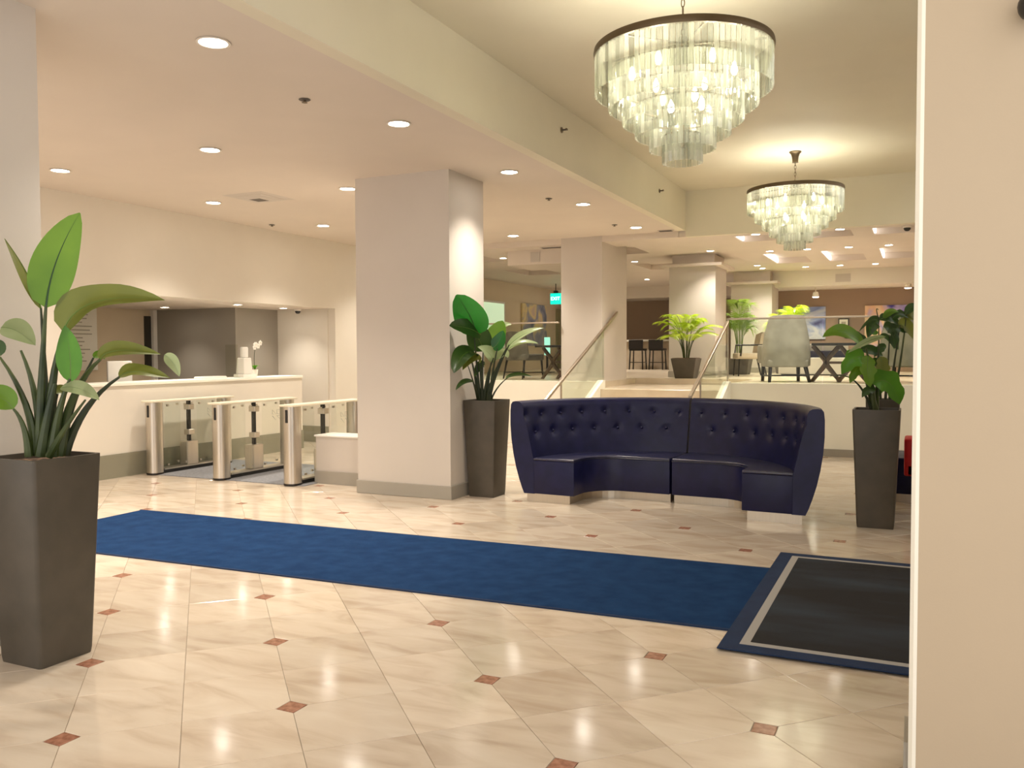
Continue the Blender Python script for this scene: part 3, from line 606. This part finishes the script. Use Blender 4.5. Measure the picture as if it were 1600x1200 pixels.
plant('potted_split_leaf_plant', 'tall dark planter with high leafy plant behind another planter', (-.285, 9.05, 0), 1.10, F, 622,
  [((1390,636),(1396,580),(1406,510),.010,.005,'stem_dark'), ((1378,636),(1373,560),(1373,500),.008,.004,'stem_dark'), ((1396,636),(1410,560),(1416,492),.010,.005,'stem_green'), ((1384,636),(1388,580),(1390,525),.010,.005,'stem_dark'), ((1373,502),(1366,478),(1372,486),.004,.003,'stem_dark')],
  [((1374,505),(1364,498),(1356,530),.14,DK,(-.2,-.9,.2),dict(fold=.2)), ((1374,502),(1390,490),(1406,512),.13,DK,(0,-.8,.5),dict(fold=.2,lobes=3)), ((1380,512),(1394,508),(1400,535),.14,DK,(.1,-.95,.2),dict(fold=.2,lobes=3)),
   ((1404,512),(1416,500),(1430,535),.15,O_,(.2,-.9,.3),dict(fold=.2)), ((1412,500),(1424,486),(1440,505),.14,O_,(.1,-.8,.5),dict(fold=.15)), ((1414,494),(1422,478),(1436,480),.09,DK,(0,-.8,.5)), ((1374,528),(1386,520),(1398,548),.06,DK,(.1,-.9,.3)),
   ((1390,520),(1400,508),(1418,522),.13,DK,(.1,-.9,.3),dict(lobes=3)), ((1370,502),(1360,496),(1342,520),.04,DK,(0,-.8,.5)), ((1380,500),(1390,484),(1404,490),.08,G,(0,-.7,.6)), ((1372,520),(1362,524),(1358,512),.07,BR,(0,-.9,.3)), ((1400,520),(1392,535),(1404,548),.10,DK,(0,-.95,.2)), ((1385,545),(1376,540),(1366,560),.09,DK,(0,-.95,.2)), ((1394,500),(1404,486),(1424,500),.11,DK,(0,-.8,.5),dict(lobes=3))], FACE, (.115, .15))

# areca palms on the upper level
def palm(label, loc, ph, pr0, pr1, H, n, spread, m, potm='planter_brown', seed=1, arc=None):
    rnd = random.Random(seed); t = thing('potted_palm', label, 'potted palm', loc, 0, 'feathery palms in the lounge')
    MB().frustum(0, 0, pr0, pr0, 0, pr1, pr1, ph).build('planter', potm, t, .01, 2)
    MB().frustum(0, 0, pr1-.02, pr1-.02, ph, pr1-.03, pr1-.03, ph+.008).build('soil', 'soil', t)
    for k in range(n):
        a = (2*PI*k/n if not arc else arc[0]+(arc[1]-arc[0])*((k*7) % n)/(n-1))+rnd.uniform(-.25, .25); hh = H*rnd.uniform(.55, 1.0); sp = spread*rnd.uniform(.5, 1.05)*(1.25-hh/H*.6)
        A = Vector((.05*math.cos(a), .05*math.sin(a), ph)); B = Vector((sp*.25*math.cos(a), sp*.25*math.sin(a), ph+hh*1.05)); C_ = Vector((sp*math.cos(a), sp*math.sin(a), ph+hh*rnd.uniform(.72, .95)))
        ax = [bez(A, B, C_, i/14) for i in range(15)]
        fo = MB().tube(ax, [.008-.006*i/14 for i in range(15)], 5).build('frond_stem', 'palm_dark' if m == 'palm_dark' else 'stem_green', t)
        mb = MB()
        for i in range(24):
            u = .38+.62*i/23; p = bez(A, B, C_, u); d = (bez(A, B, C_, min(1, u+.02))-bez(A, B, C_, u-.02)).normalized()
            sd = d.cross(Vector((0, 0, 1)));  sd = sd.normalized() if sd.length > .01 else Vector((1, 0, 0))
            L = H*.30*(1-.5*abs(u-.6)/.4)*rnd.uniform(.85, 1.1)
            for s in (-1, 1):
                e = p+sd*s*L*.7+d*L*.65-Vector((0, 0, L*.32)); mm = (p+e)/2+Vector((0, 0, L*.10)); w = d*.009
                mb.add([p-w*.4, p+w*.4, mm+w, e, mm-w], [(0, 1, 2, 4), (4, 2, 3)])
        tag(mb.build('leaflets', m, fo), kind='stuff')
palm('yellow green feathery palm in a square brown pot by the pillar', (-3.86, 15.77, UZ), .37, .17, .235, .90, 17, .80, 'palm_green', seed=4, arc=(PI*.97, PI*2.06))
palm('taller feathery palm in a dark pot behind the beige armchair', (-3.45, 18.8, UZ), .33, .20, .25, 1.35, 12, .48, 'palm_dark', 'taupe_fabric', seed=9)
palm('bright feathery palm standing behind the tall wing chair', (-2.58, 19.72, UZ), .33, .2, .25, 1.42, 12, .5, 'palm_green', 'taupe_fabric', seed=13)

# ================================================================ turnstiles
def turnstile(x, label):
    t = thing('turnstile', label, 'turnstile', (x, 7.95, .0075), 0, 'glass lobby turnstiles')
    def rpost(y0, y1, n):
        w, h = .095, (y1-y0)/2; cy = (y0+y1)/2; rc = min(w, h)*.85
        P = []
        for cx, sy, q in ((1, 1, 0), (-1, 1, 1), (-1, -1, 2), (1, -1, 3)):
            for k in range(6): a = PI/2*(q+k/5); P.append((cx*(w-rc)+rc*math.cos(a), cy+sy*(h-rc)+rc*math.sin(a)))
        o = MB().prism(P, .02, .93).build(n, 'brushed_steel', t, smooth=True, angle=50)
        MB().prism([(a*1.04, cy+(b-cy)*1.04) for a, b in P], 0, .02).build('foot', 'dark_wood', o)
        return o
    fp = rpost(0, .20, 'post'); rpost(1.25, 1.42, 'post')
    MB().box(-.018, .018, -.006, .012, .74, .895).build('card_reader', 'black_plastic', fp, .005, 2)
    MB().box(-.105, .105, -.015, 1.435, .93, .955).build('top_cap', 'cream_cap', t, .006, 2)
    MB().box(-.06, .06, .19, 1.26, 0, .045).build('base_rail', 'black_plastic', t); MB().box(-.075, .075, .19, 1.26, .045, .065).build('sill', 'brushed_steel', t)
    MB().box(-.02, .02, .66, .70, .38, .93).build('gate_shaft', 'black_plastic', t)
    MB().box(-.07, .07, .58, .78, .065, .38).build('motor_housing', 'brushed_steel', t, .012, 2)
    for s in (-1, 1):
        for y0, y1 in ((.205, .60), (.76, 1.245)):
            g = MB().box(s*.07-.004, s*.07+.004, y0, y1, .07, .925).build('glass_panel', 'clear_glass', t)
            for yy in (y0+.05, y1-.05):
                for zz in (.11, .885): MB().box(s*.07-.012, s*.07+.012, yy-.012, yy+.012, zz-.012, zz+.012).build('clip', 'brushed_steel', g)
            if y0 > .5 and s > 0:      # etched four petal emblem
                mk = MB()
                for a, b in ((-1, 1), (1, 1), (-1, -1), (1, -1)):
                    cy, cz = 1.03+a*.045, .74+b*.04
                    mk.tube([(.0755, cy-.034, cz-.028*b), (.0755, cy+.034, cz-.03), (.0755, cy+.03*a, cz+.03), (.0755, cy-.034, cz+.026)], .003, 4, True)
                mk.build('etched_emblem', 'frosted', g)
    for zz in (.50, .84): MB().box(-.05, .05, .64, .735, zz-.035, zz+.035).build('hinge_block', 'brushed_steel', t, .005, 1)
    return t
turnstile(-8.93, 'glass and steel turnstile standing against the reception wall')
turnstile(-7.79, 'middle glass and steel turnstile of the three')
turnstile(-6.68, 'glass and steel turnstile beside the low boxed partition')

# ================================================================ reception
t = thing('reception_counter', 'pale reception counter top in the wall opening', 'counter', (XL, 7.0, CT-.04))
MB().box(-.48, .02, 0, YC-7.0, 0, .04).build('countertop', 'curb_paint', t, .006, 2)
MB().box(-.46, -.40, .0, YC-7.0, -1.16, 0).build('back_panel', 'wall_paint', t)
o = thing('white_tray', 'low white box lying on the reception counter', 'box', (-9.35, 9.47, CT))
MB().box(-.09, .09, -.24, .24, 0, .025).build('tray', 'white_gloss', o, .005, 1); MB().box(-.08, .08, -.23, .23, .025, .034).build('paper', 'white_paper', o)
o = thing('dispenser', 'stacked white dispenser beside the orchid on the counter', 'dispenser', (-9.35, 10.17, CT))
MB().box(-.10, .10, -.13, .15, 0, .05).build('base', 'white_gloss', o, .008, 2)
MB().frustum(0, 0, .085, .095, .05, .07, .08, .30).build('body', 'white_gloss', o, .012, 2); MB().lathe([(.045, .30), (.058, .31), (.06, .45), (.05, .465), (.001, .466)], 20, (0, 0, 0)).build('bottle', 'white_gloss', o, smooth=True)
o = thing('acrylic_shield', 'clear acrylic shield standing on the counter', 'screen', (-9.35, 9.95, CT))
MB().box(-.12, .12, -.05, -.044, .01, .5).build('panel', 'acrylic', o); MB().box(-.13, .13, -.08, -.01, 0, .012).build('foot', 'acrylic', o)
o = thing('orchid', 'white orchid in a small white pot on the counter', 'orchid', (-9.35, 10.40, CT))
MB().lathe([(.035, 0), (.05, .11), (.054, .115), (.046, .115), (.044, .10)], 18).build('pot', 'white_gloss', o, smooth=True)
MB().lathe([(.001, .10), (.043, .101)], 12).build('moss', 'soil', o)
for a in (0, 1.9, 3.6, 5.0): leaf(o, (0, 0, .10), (.04*math.cos(a), .04*math.sin(a), .2), (.09*math.cos(a), .09*math.sin(a), .17), .05, 'leaf_bright', (math.cos(a)*.4, math.sin(a)*.4, .8))
MB().tube([bez(Vector((0, 0, .1)), Vector((0, -.04, .42)), Vector((.0, .07, .52)), i/10)+Vector((0, 0, .0)) for i in range(11)]+[Vector((0, .13, .53))], .004, 6).build('flower_stem', 'stem_green', o)
for y, z in ((-.01, .46), (.03, .50), (.07, .48), (.12, .53), (.0, .50)):
    fl = MB()
    for k in range(5):
        a = 2*PI*k/5+.3; fl.sphere((.012, y+.024*math.cos(a), z+.024*math.sin(a)), .02, 8, 5, (.35, 1, 1))
    fo = fl.build('flower', 'orchid_white', o, smooth=True); MB().sphere((.022, y, z), .007, 6, 4).build('flower_center', 'cream_cap', fo)
o = thing('dark_side_panel', 'narrow dark glass panel beside the grey wall', 'panel', (-12.3, 10.90, 1.23))
MB().box(0, .03, 0, .13, 0, 1.0).build('pane', 'dark_glass', o)
o = thing('notice_board', 'large white printed notice board behind the big leaves', 'board', (-12.294, 9.1, 1.30))
MB().box(0, .03, 0, .82, 0, 1.02).build('panel', 'white_paper', o, .004, 1)
for k in range(13):
    MB().box(.031, .033, .10, .10+random.uniform(.42, .62), .90-k*.063, .918-k*.063).build('text_line', 'print_grey', o)
o = thing('monitor', 'white monitor seen from behind at the reception desk', 'monitor', (-9.9, 8.35, .75))
MB().box(-.015, .015, -.2, .2, .42, .72).build('screen', 'monitor_white', o, .01, 2); MB().box(-.02, .02, -.04, .04, .02, .45).build('stand', 'monitor_white', o); MB().box(-.09, .09, -.12, .12, 0, .02).build('foot', 'monitor_white', o, .004, 1)
o = thing('desk', 'pale desk behind the reception counter', 'desk', (-10.0, 8.4, 0))
MB().box(-.35, .35, -.7, .7, .71, .75).build('desktop', 'curb_paint', o)
for a in (-1, 1): MB().box(-.32, .32, a*.66-.02, a*.66+.02, 0, .71).build('side_panel', 'curb_paint', o)

# ================================================================ chandeliers
def chain(t, z0, z1):
    n = max(4, int((z1-z0)/.045)); st_ = (z1-z0)/n; ms = []
    for ax in (0, 1):
        P = []
        for k in range(12):
            a = 2*PI*k/12; h = math.cos(a)*.011; q = math.sin(a)*.028
            P.append((h, 0, q) if ax == 0 else (0, h, q))
        me = MB().tube(P, .0038, 5, True).mesh('chain_link', smooth=True); me.materials.append(MATS['bronze']); ms.append(me)
    for k in range(n): put('chain_link', ms[k % 2], None, t, (0, 0, z0+(k+.5)*st_))
def chandelier(loc, label, single):
    t = thing('chandelier', label, 'chandelier', loc, 0, 'tiered crystal chandeliers')     # origin at the ring
    top = TZ-loc[2]
    MB().lathe([(.075, top), (.075, top-.012), (.055, top-.03), (.042, top-.07), (.036, top-.13), (.04, top-.14), (.001, top-.145)], 24).build('canopy', 'bronze', t, smooth=True)
    chain(t, .12, top-.13)
    MB().lathe([(.012, .13), (.03, .11), (.03, .06), (.012, .04), (.012, -.60), (.02, -.62), (.001, -.63)], 12).build('hub', 'bronze', t, smooth=True)
    R = .585; tiers = [(.580, .0, .255), (.488, -.12, .24), (.394, -.24, .22), (.308, -.345, .205), (.212, -.45, .19), (.124, -.55, .18)]
    prof = lambda r, z, w, h: MB().lathe([(r-w, z-h), (r, z-h), (r, z), (r-w, z), (r-w, z-h)], 72)
    fr = MB()
    for a, b in ((R+.012, .0),): fr.lathe([(a-.03, b-.002), (a, b-.004), (a+.004, b+.02), (a, b+.042), (a-.03, b+.044), (a-.03, b-.002)], 96)
    ring = fr.build('ring', 'bronze', t, smooth=True, angle=50)
    for k in range(6):
        a = 2*PI*k/6; MB().bar((0, 0, .07), ((R-.01)*math.cos(a), (R-.01)*math.sin(a), .02), .012).build('spoke', 'bronze', ring)
    strips = []
    w = .0345
    sm = {}
    for ti, (r, z, L) in enumerate(tiers):
        if ti: MB().lathe([(r-.008, z), (r+.002, z), (r+.002, z+.01), (r-.008, z+.01), (r-.008, z)], 60).build('tier_ring', 'bronze', t)
        for k in range(3):
            if ti: a = 2*PI*k/3+ti; MB().bar((0, 0, z+.005), (r*math.cos(a), r*math.sin(a), z+.005), .006).build('tier_spoke', 'bronze', t)
        n = int(2*PI*r/(w+.004))
        tri = [(-w/2, -.003), (w/2, -.003), (w*.12, .013), (-w*.12, .013)]
        mb = MB().prism([(a, b) for a, b in tri], -L, -.002); sm[ti] = mb
        for k in range(n): strips.append((ti, 2*PI*(k+.5)/n, r, z))
    view = math.atan2(-loc[1], -loc[0])
    def face(q):  # strips on the side turned to the lobby first
        return (math.cos(q[1]-view) < -.1, q[0])
    strips.sort(key=face)
    if single:
        mes = {k: mb.mesh('crystal') for k, mb in sm.items()}
        for me in mes.values(): me.materials.append(MATS['crystal'])
        for ti, a, r, z in strips[:300]: put('crystal', mes[ti], None, t, (r*math.cos(a), r*math.sin(a), z), a-PI/2)
        left = strips[300:]
    else: left = strips
    grp = {}
    for ti, a, r, z in left:
        c, s_ = math.cos(a-PI/2), math.sin(a-PI/2); key = 0 if single else ti
        grp.setdefault(key, MB()).add([(x*c-y*s_+r*math.cos(a), x*s_+y*c+r*math.sin(a), zz+z) for x, y, zz in sm[ti].v], sm[ti].f)
    for k in grp: tag(grp[k].build('crystal_tier', 'crystal', t), kind='stuff')
    for k in range(10):
        big = k < 6; a = 2*PI*k/6+.3 if big else 2*PI*k/4+.8; rad, zb = (.34, -.16) if big else (.15, -.36); x, y = rad*math.cos(a), rad*math.sin(a)
        MB().tube([(0, 0, zb+.02), (x*.6, y*.6, zb-.06), (x, y, zb-.05)], .006, 6).build('arm', 'bronze', t)
        b = MB().lathe([(.012, zb-.05), (.016, zb-.01), (.014, zb)], 10, (x, y, 0)).build('socket', 'bronze', t)
        MB().lathe([(.008, zb), (.022, zb+.03), (.02, zb+.06), (.006, zb+.095), (.001, zb+.1)], 12, (x, y, 0)).build('bulb', 'bulb', b, smooth=True)
        lamp('POINT', (loc[0]+x, loc[1]+y, loc[2]+zb+.05), CHAND*(.14 if big else .04), .03, (1, .95, .78), name='chandelier_lamp')
CHAND = 62
chandelier((-1.45, 5.80, 3.575), 'tiered crystal chandelier hanging over the blue runner', True)
chandelier((-1.43, 11.57, 3.60), 'tiered crystal chandelier hanging in front of the lounge', False)

# ================================================================ glass railings
def railing(x0, x1, label, posts):
    t = thing('glass_railing', label, 'railing', (0, YH-.07, UZ))
    n = max(1, round((x1-x0)/1.35)); w = (x1-x0)/n
    for k in range(n): MB().box(x0+k*w+.008, x0+(k+1)*w-.008, -.006, .006, .005, .985).build('glass_panel', 'rail_glass', t)
    MB().box(x0, x1, -.025, .025, .985, 1.012).build('top_rail', 'rail_steel', t, .006, 2)
    for x in posts: MB().box(x-.012, x+.012, -.015, .015, .005, .985).build('post', 'rail_steel', t)
railing(XL+.2, -5.50, 'glass railing on the low wall beyond the wide pillar', (XL+.25,))
railing(-2.68, 3.0, 'glass railing on the low wall behind the sofa', (-2.66,))
for x, l, y1 in ((-4.70, 'sloping steel handrail with glass beside the pillar', 14.25), (-2.655, 'sloping steel handrail with glass meeting the lounge railing', YH-.11)):
    sl = .425; zb = .95 if x > -4 else .86
    t = thing('stair_handrail', l, 'handrail', (x, 11.05, 0))
    y2 = y1-11.05; z = lambda y: zb+sl*y
    MB().prism_x([(0, z(0)), (y2, z(y2)), (y2, z(y2)+.045), (0, z(0)+.045)], -.022, .022).build('rail', 'rail_steel', t, .006, 2)
    g0 = .62; g1 = min(y2, 2.5)
    st0 = lambda y: min(1.10, .2+.42857*(y-.25))+.002
    MB().prism_x([(g0, st0(g0)), (2.35, st0(2.35)), (g1, st0(2.35)), (g1, z(g1)), (g0, z(g0))], -.006, .006).build('glass_panel', 'rail_glass', t)
    MB().box(-.01, .01, g0-.03, g0-.005, st0(g0), z(g0)).build('post', 'rail_steel', t)

# ================================================================ lounge furniture
def wing_chair(loc, rz, label, m):
    t = thing('wing_chair', label, 'chair', loc, rz, 'upholstered lounge chairs')      # the back faces -y
    v = []; f = []; NZ, NA = 16, 20
    for layer in (0, 1):
        for i in range(NZ+1):
            u = i/NZ; z = .26+.78*u
            hw_ = .375-.10*u**1.6+.015*math.sin(PI*u); dp = .30*(1-u*.35)*(1 if u < .35 else 1-.35*(u-.35)/.65); lean = -.10*u
            for k in range(NA+1):
                q = -1+2*k/NA; th = q*PI*.5; e = .55
                x = (hw_-layer*.055)*math.copysign(abs(math.sin(th))**e, th); y = -(dp-layer*.06)*abs(math.cos(th))**e+lean+.02
                zz = z+(.035*math.cos(th) if i == NZ else 0); v.append((x, y, zz))
    n = NA+1; o = (NZ+1)*n
    for i in range(NZ):
        for k in range(NA):
            f.append((i*n+k, i*n+k+1, (i+1)*n+k+1, (i+1)*n+k)); f.append((o+i*n+k+1, o+i*n+k, o+(i+1)*n+k, o+(i+1)*n+k+1))
        f.append((i*n, (i+1)*n, o+(i+1)*n, o+i*n)); f.append((i*n+NA, o+i*n+NA, o+(i+1)*n+NA, (i+1)*n+NA))
    for k in range(NA):
        f.append((NZ*n+k, NZ*n+k+1, o+NZ*n+k+1, o+NZ*n+k)); f.append((k, o+k, o+k+1, k+1))
    MB().add(v, f).build('backrest', m, t, smooth=True, angle=60)
    MB().box(-.32, .32, -.26, .36, .24, .36).build('seat_base', m, t, .03, 3, True); MB().box(-.27, .27, -.2, .38, .36, .47).build('seat_cushion', m, t, .04, 3, True)
    for s in (-1, 1):
        MB().box(s*.33-.05, s*.33+.05, -.05, .34, .30, .60).build('armrest', m, t, .03, 3, True)
        MB().tube([(s*.27, -.20, .26), (s*.31, -.32, 0)], [.034, .026], 6).build('leg', 'dark_wood', t); MB().tube([(s*.28, .30, .26), (s*.29, .33, 0)], [.034, .026], 6).build('leg', 'dark_wood', t)
        MB().bar((s*.28, -.27, .10), (s*.285, .32, .10), .022).build('stretcher', 'dark_wood', t)
    MB().bar((-.285, .02, .10), (.285, .02, .10), .022).build('stretcher', 'dark_wood', t)
wing_chair((-1.92, 14.45, UZ), .35, 'tall pale grey wing chair behind the railing next to the stairs', 'grey_fabric')
wing_chair((-.14, 14.78, UZ), -.3, 'olive grey wing chair behind the planters and railing', 'olive_fabric')
def cross_table(loc, rz, label, L=.55):
    t = thing('trestle_table', label, 'table', loc, rz, 'wooden tables with crossed legs')
    MB().box(-L, L, -.42, .42, .58, .62).build('tabletop', 'dark_wood', t, .008, 2)
    for s in (-1, 1):
        x = s*(L-.18)
        for q in (-1, 1):
            P = [Vector((x+q*.20, q*.0, .58)), Vector((x+q*.02, 0, .36)), Vector((x-q*.02, 0, .26)), Vector((x-q*.22, 0, 0))]
            MB().tube([P[0]+Vector((0, s*.0, 0)), P[1], P[2], P[3]], [.035, .04, .04, .03], 6).build('leg', 'brown_wood', t)
    MB().bar((-L+.2, 0, .31), (L-.2, 0, .31), .04).build('stretcher', 'brown_wood', t)
cross_table((-1.10, 14.52, UZ), .0, 'dark table with crossed wooden legs between the wing chairs', .38)
cross_table((-5.90, 14.60, UZ), 0, 'dark table with curved crossed legs beyond the left railing', .33)
def side_chair(loc, rz, label, m, arms=False, legm='dark_wood', g='upholstered lounge chairs'):
    t = thing('side_chair', label, 'chair', loc, rz, g)
    MB().box(-.27, .27, -.25, .27, .34, .46).build('seat', m, t, .03, 3, True)
    v = MB(); prof = []
    NA = 12
    for layer in (0, 1):
        for i in range(7):
            z = .40+.48*i/6
            for k in range(NA+1):
                q = -1+2*k/NA; v.v.append((q*(.29-.04*layer*abs(q)), -.27-.06*i/6+.10*q*q*(1-.2*i/6)+layer*.055, z-.05*q*q*(i/6)))
    n = NA+1; o = 7*n
    for i in range(6):
        for k in range(NA): v.f += [(i*n+k, i*n+k+1, (i+1)*n+k+1, (i+1)*n+k), (o+i*n+k+1, o+i*n+k, o+(i+1)*n+k, o+(i+1)*n+k+1)]
        v.f += [(i*n, (i+1)*n, o+(i+1)*n, o+i*n), (i*n+NA, o+i*n+NA, o+(i+1)*n+NA, (i+1)*n+NA)]
    v.f += [(6*n+k, 6*n+k+1, o+6*n+k+1, o+6*n+k) for k in range(NA)]+[(k, o+k, o+k+1, k+1) for k in range(NA)]
    v.build('backrest', m, t, smooth=True, angle=60)
    for s in (-1, 1):
        for y, y2 in ((-.22, -.30), (.23, .25)): MB().tube([(s*.23, y, .36), (s*.25, y2, 0)], [.022, .014], 6).build('leg', legm, t)
        if arms:
            MB().tube([(s*.29, -.22, .62), (s*.30, .20, .62), (s*.30, .22, .40)], .016, 6).build('armrest', legm, t)
        else: MB().bar((s*.245, -.26, .12), (s*.245, .24, .12), .018).build('stretcher', legm, t)
    return t
side_chair((-6.66, 14.66, UZ), -.35, 'taupe upholstered chair behind the left glass railing', 'taupe_fabric')
side_chair((-3.05, 17.65, UZ), 1.95, 'beige armchair with thin dark legs beside the palm', 'beige_fabric', True)
t = thing('banquette', 'white banquette with a dark purple cushion in the lounge', 'bench', (-1.82, 18.6, UZ))
MB().box(-.75, .55, -.25, .45, .02, .36).build('base', 'white_gloss', t, .02, 2); MB().box(-.75, .55, -.1, .3, .36, .50).build('cushion', 'navy_fabric', t, .03, 3, True); MB().box(-.75, .55, .3, .45, .36, .64).build('back', 'white_gloss', t, .02, 2); MB().box(-.7, .5, -.2, .4, 0, .02).build('foot', 'dark_wood', t)
for s, c, w, h, dx in (('canvas_blue', (-2.51, 22.0, 2.24), 1.05, .79, 'blue and white abstract painting on the brown wall'), ('canvas_peach', (-.45, 22.0, 2.1), 1.32, 1.06, 'peach and violet abstract painting on the brown wall')):
    o = thing('painting', dx, 'painting', c, 0, 'paintings on the brown wall'); MB().box(-w/2, w/2, -.045, -.005, -h/2, h/2).build('canvas', s, o, .004, 1); MB().box(-w/2+.03, w/2-.03, -.005, 0, -h/2+.03, h/2-.03).build('stretcher_frame', 'dark_wood', o)
o = thing('console', 'long low console below the blue painting', 'console', (-2.4, 21.75, UZ)); MB().box(-.9, .9, -.2, .2, .55, .62).build('top', 'brown_wood', o); MB().box(-.88, .88, -.18, .18, .05, .55).build('body', 'curb_paint', o)
for a in (-.8, .8): MB().box(a-.03, a+.03, -.15, .15, 0, .05).build('foot', 'dark_wood', o)
o = thing('picture_frame', 'small dark picture frame standing on a narrow shelf', 'picture', (-1.575, 21.96, 2.06))
MB().box(-.12, .12, -.02, .0, 0, .28).build('frame', 'dark_wood', o); MB().box(-.095, .095, -.024, -.02, .025, .255).build('print', 'white_paper', o); MB().box(-.05, .05, -.026, -.024, .08, .2).build('drawing', 'print_grey', o)
o = thing('wall_shelf', 'narrow dark shelf under the small picture frame', 'shelf', (-1.575, 22.0, 2.03)); MB().box(-.15, .15, -.12, 0, 0, .03).build('board', 'dark_wood', o); MB().box(-.015, .015, -.09, 0, -.1, 0).build('bracket', 'dark_wood', o)
# gallery wall
o = thing('painting', 'grey and yellow abstract painting on the tan wall', 'painting', (-9.75, 22.1, 2.32)); MB().box(.005, .05, -.85, .85, -.58, .58).build('canvas', 'canvas_mixed', o, .004, 1); MB().box(0, .005, -.8, .8, -.5, .5).build('stretcher_frame', 'dark_wood', o)
lamp('SPOT', (-8.9, 22.3, UC-.1), 45, .05, (1, .80, .55), 80, 'art_lamp', (0, math.radians(-30), 0))
o = thing('track_spot', 'small ceiling spotlight aimed at the yellow painting', 'spotlight', (-8.9, 22.3, UC)); MB().lathe([(.05, 0), (.05, -.03), (.07, -.08), (.065, -.085)], 14).build('shade', 'trim_white', o, smooth=True); MB().lathe([(.001, -.084), (.062, -.084), (.062, -.088), (.001, -.09)], 14).build('lens', 'lens', o)
w1 = MB().box(-9.749, -9.72, 18.6, 20.15, 1.7, 2.82).build('window_1', 'lit_window'); tag(w1, 'pale green lit window on the tan wall', kind='structure')
MB().box(-9.75, -9.715, 18.55, 18.6, 1.65, 2.87).box(-9.75, -9.715, 20.15, 20.2, 1.65, 2.87).box(-9.75, -9.715, 18.6, 20.15, 2.82, 2.87).box(-9.75, -9.715, 18.6, 20.15, 1.65, 1.7).build('window_frame', 'trim_white', w1)
d1 = MB().box(-9.749, -9.70, 23.75, 24.75, UZ, 2.85).build('door_1', 'door_green'); tag(d1, 'olive green door under the exit sign', kind='structure')
MB().tube([(-9.70, 24.6, 2.0), (-9.64, 24.6, 2.0), (-9.64, 24.48, 2.0)], .012, 6).build('door_handle', 'brushed_steel', d1)
def text_obj(s, size, name, m, parent, loc, rot, ext=.004):
    c = bpy.data.curves.new(name, 'FONT'); c.body = s; c.size = size; c.extrude = ext; c.align_x = 'CENTER'; c.align_y = 'CENTER'
    tmp = bpy.data.objects.new('t', c); COL.objects.link(tmp); dg = bpy.context.evaluated_depsgraph_get(); me = bpy.data.meshes.new_from_object(tmp.evaluated_get(dg)); bpy.data.objects.remove(tmp)
    me.materials.clear(); me.materials.append(MATS[m]); o = bpy.data.objects.new(name, me); COL.objects.link(o); o.parent = parent; o.location = loc; o.rotation_euler = rot; return o
o = thing('exit_sign', 'glowing green exit sign hanging from the ceiling by the door', 'sign', (-8.78, 21.4, 2.85))
MB().box(-.15, .15, -.03, .03, -.001, .29).build('box', 'exit_green', o, .006, 1); MB().box(-.06, .06, -.02, .02, .29, .36).build('mount', 'black_plastic', o); MB().tube([(0, 0, .35), (0, 0, UC-2.85)], .012, 6).build('rod', 'black_plastic', o)
text_obj('EXIT', .13, 'lettering', 'exit_letter', o, (0, -.032, .145), (PI/2, 0, 0))
o = thing('lit_screen', 'small glowing teal screen behind the left railing', 'screen', (-8.02, 19.0, UZ))
MB().box(-.07, .07, -.02, .02, .42, .85).build('display', 'teal_screen', o, .005, 1); MB().box(-.02, .02, -.02, .02, .02, .42).build('post', 'black_plastic', o); MB().box(-.15, .15, -.12, .12, 0, .02).build('foot', 'black_plastic', o)
# bar
o = thing('bar_counter', 'bar counter with a pale top and warm lit front', 'counter', (-6.6, 23.6, UZ))
MB().box(-1.2, 1.2, -.3, .3, .78, .83).build('countertop', 'curb_paint', o, .005, 1); MB().box(-1.1, 1.1, -.12, .25, 0, .78).build('front_panel', 'beige_fabric', o)
for x in (-6.98, -6.42):
    o = thing('bar_stool', 'dark bar stool at the counter, '+('nearer the stair pillar' if x < -6.5 else 'nearer the palm'), 'stool', (x, 23.0, UZ), 0, 'bar stools')
    MB().box(-.2, .2, -.18, .2, .52, .58).build('seat', 'dark_wood', o, .01, 2); MB().box(-.2, .2, -.22, -.17, .56, .82).build('backrest', 'dark_wood', o, .01, 2)
    for a in (-1, 1):
        for b in (-1, 1): MB().bar((a*.17, b*.16, .52), (a*.19, b*.18, 0), .03).build('leg', 'dark_wood', o)
        MB().bar((a*.18, -.17, .2), (a*.18, .17, .2), .02).build('footrest', 'dark_wood', o)
    MB().bar((-.18, -.17, .2), (.18, -.17, .2), .02).build('footrest', 'dark_wood', o)

# seat and red chair behind the planters
o = thing('lobby_bench', 'dark navy upholstered bench behind the planters', 'bench', (.13, 10.06, 0))
MB().box(-.35, .7, -.38, .38, .085, .46).build('seat', 'navy_leather', o, .02, 3, True); MB().box(-.33, .68, -.36, .36, 0, .085).build('plinth', 'plinth_steel', o); MB().box(.1, .7, .28, .45, .40, 1.0).build('backrest', 'navy_leather', o, .04, 3, True)
o = thing('red_chair', 'bright red upholstered chair partly hidden by the wall edge', 'chair', (.235, 9.46, 0))
MB().box(-.31, .31, -.20, .20, .33, .45).build('seat', 'red_fabric', o, .02, 2, True)
for a in (-1, 1):
    MB().box(a*.28-.05, a*.28+.05, -.20, .20, .33, .70).build('armrest', 'red_fabric', o, .02, 2, True)
    for b in (-1, 1): MB().tube([(a*.22, b*.15, .34), (a*.22, b*.16, 0)], .014, 6).build('leg', 'black_plastic', o)
MB().box(-.26, .26, .12, .20, .44, .74).build('backrest', 'red_fabric', o, .02, 2, True)
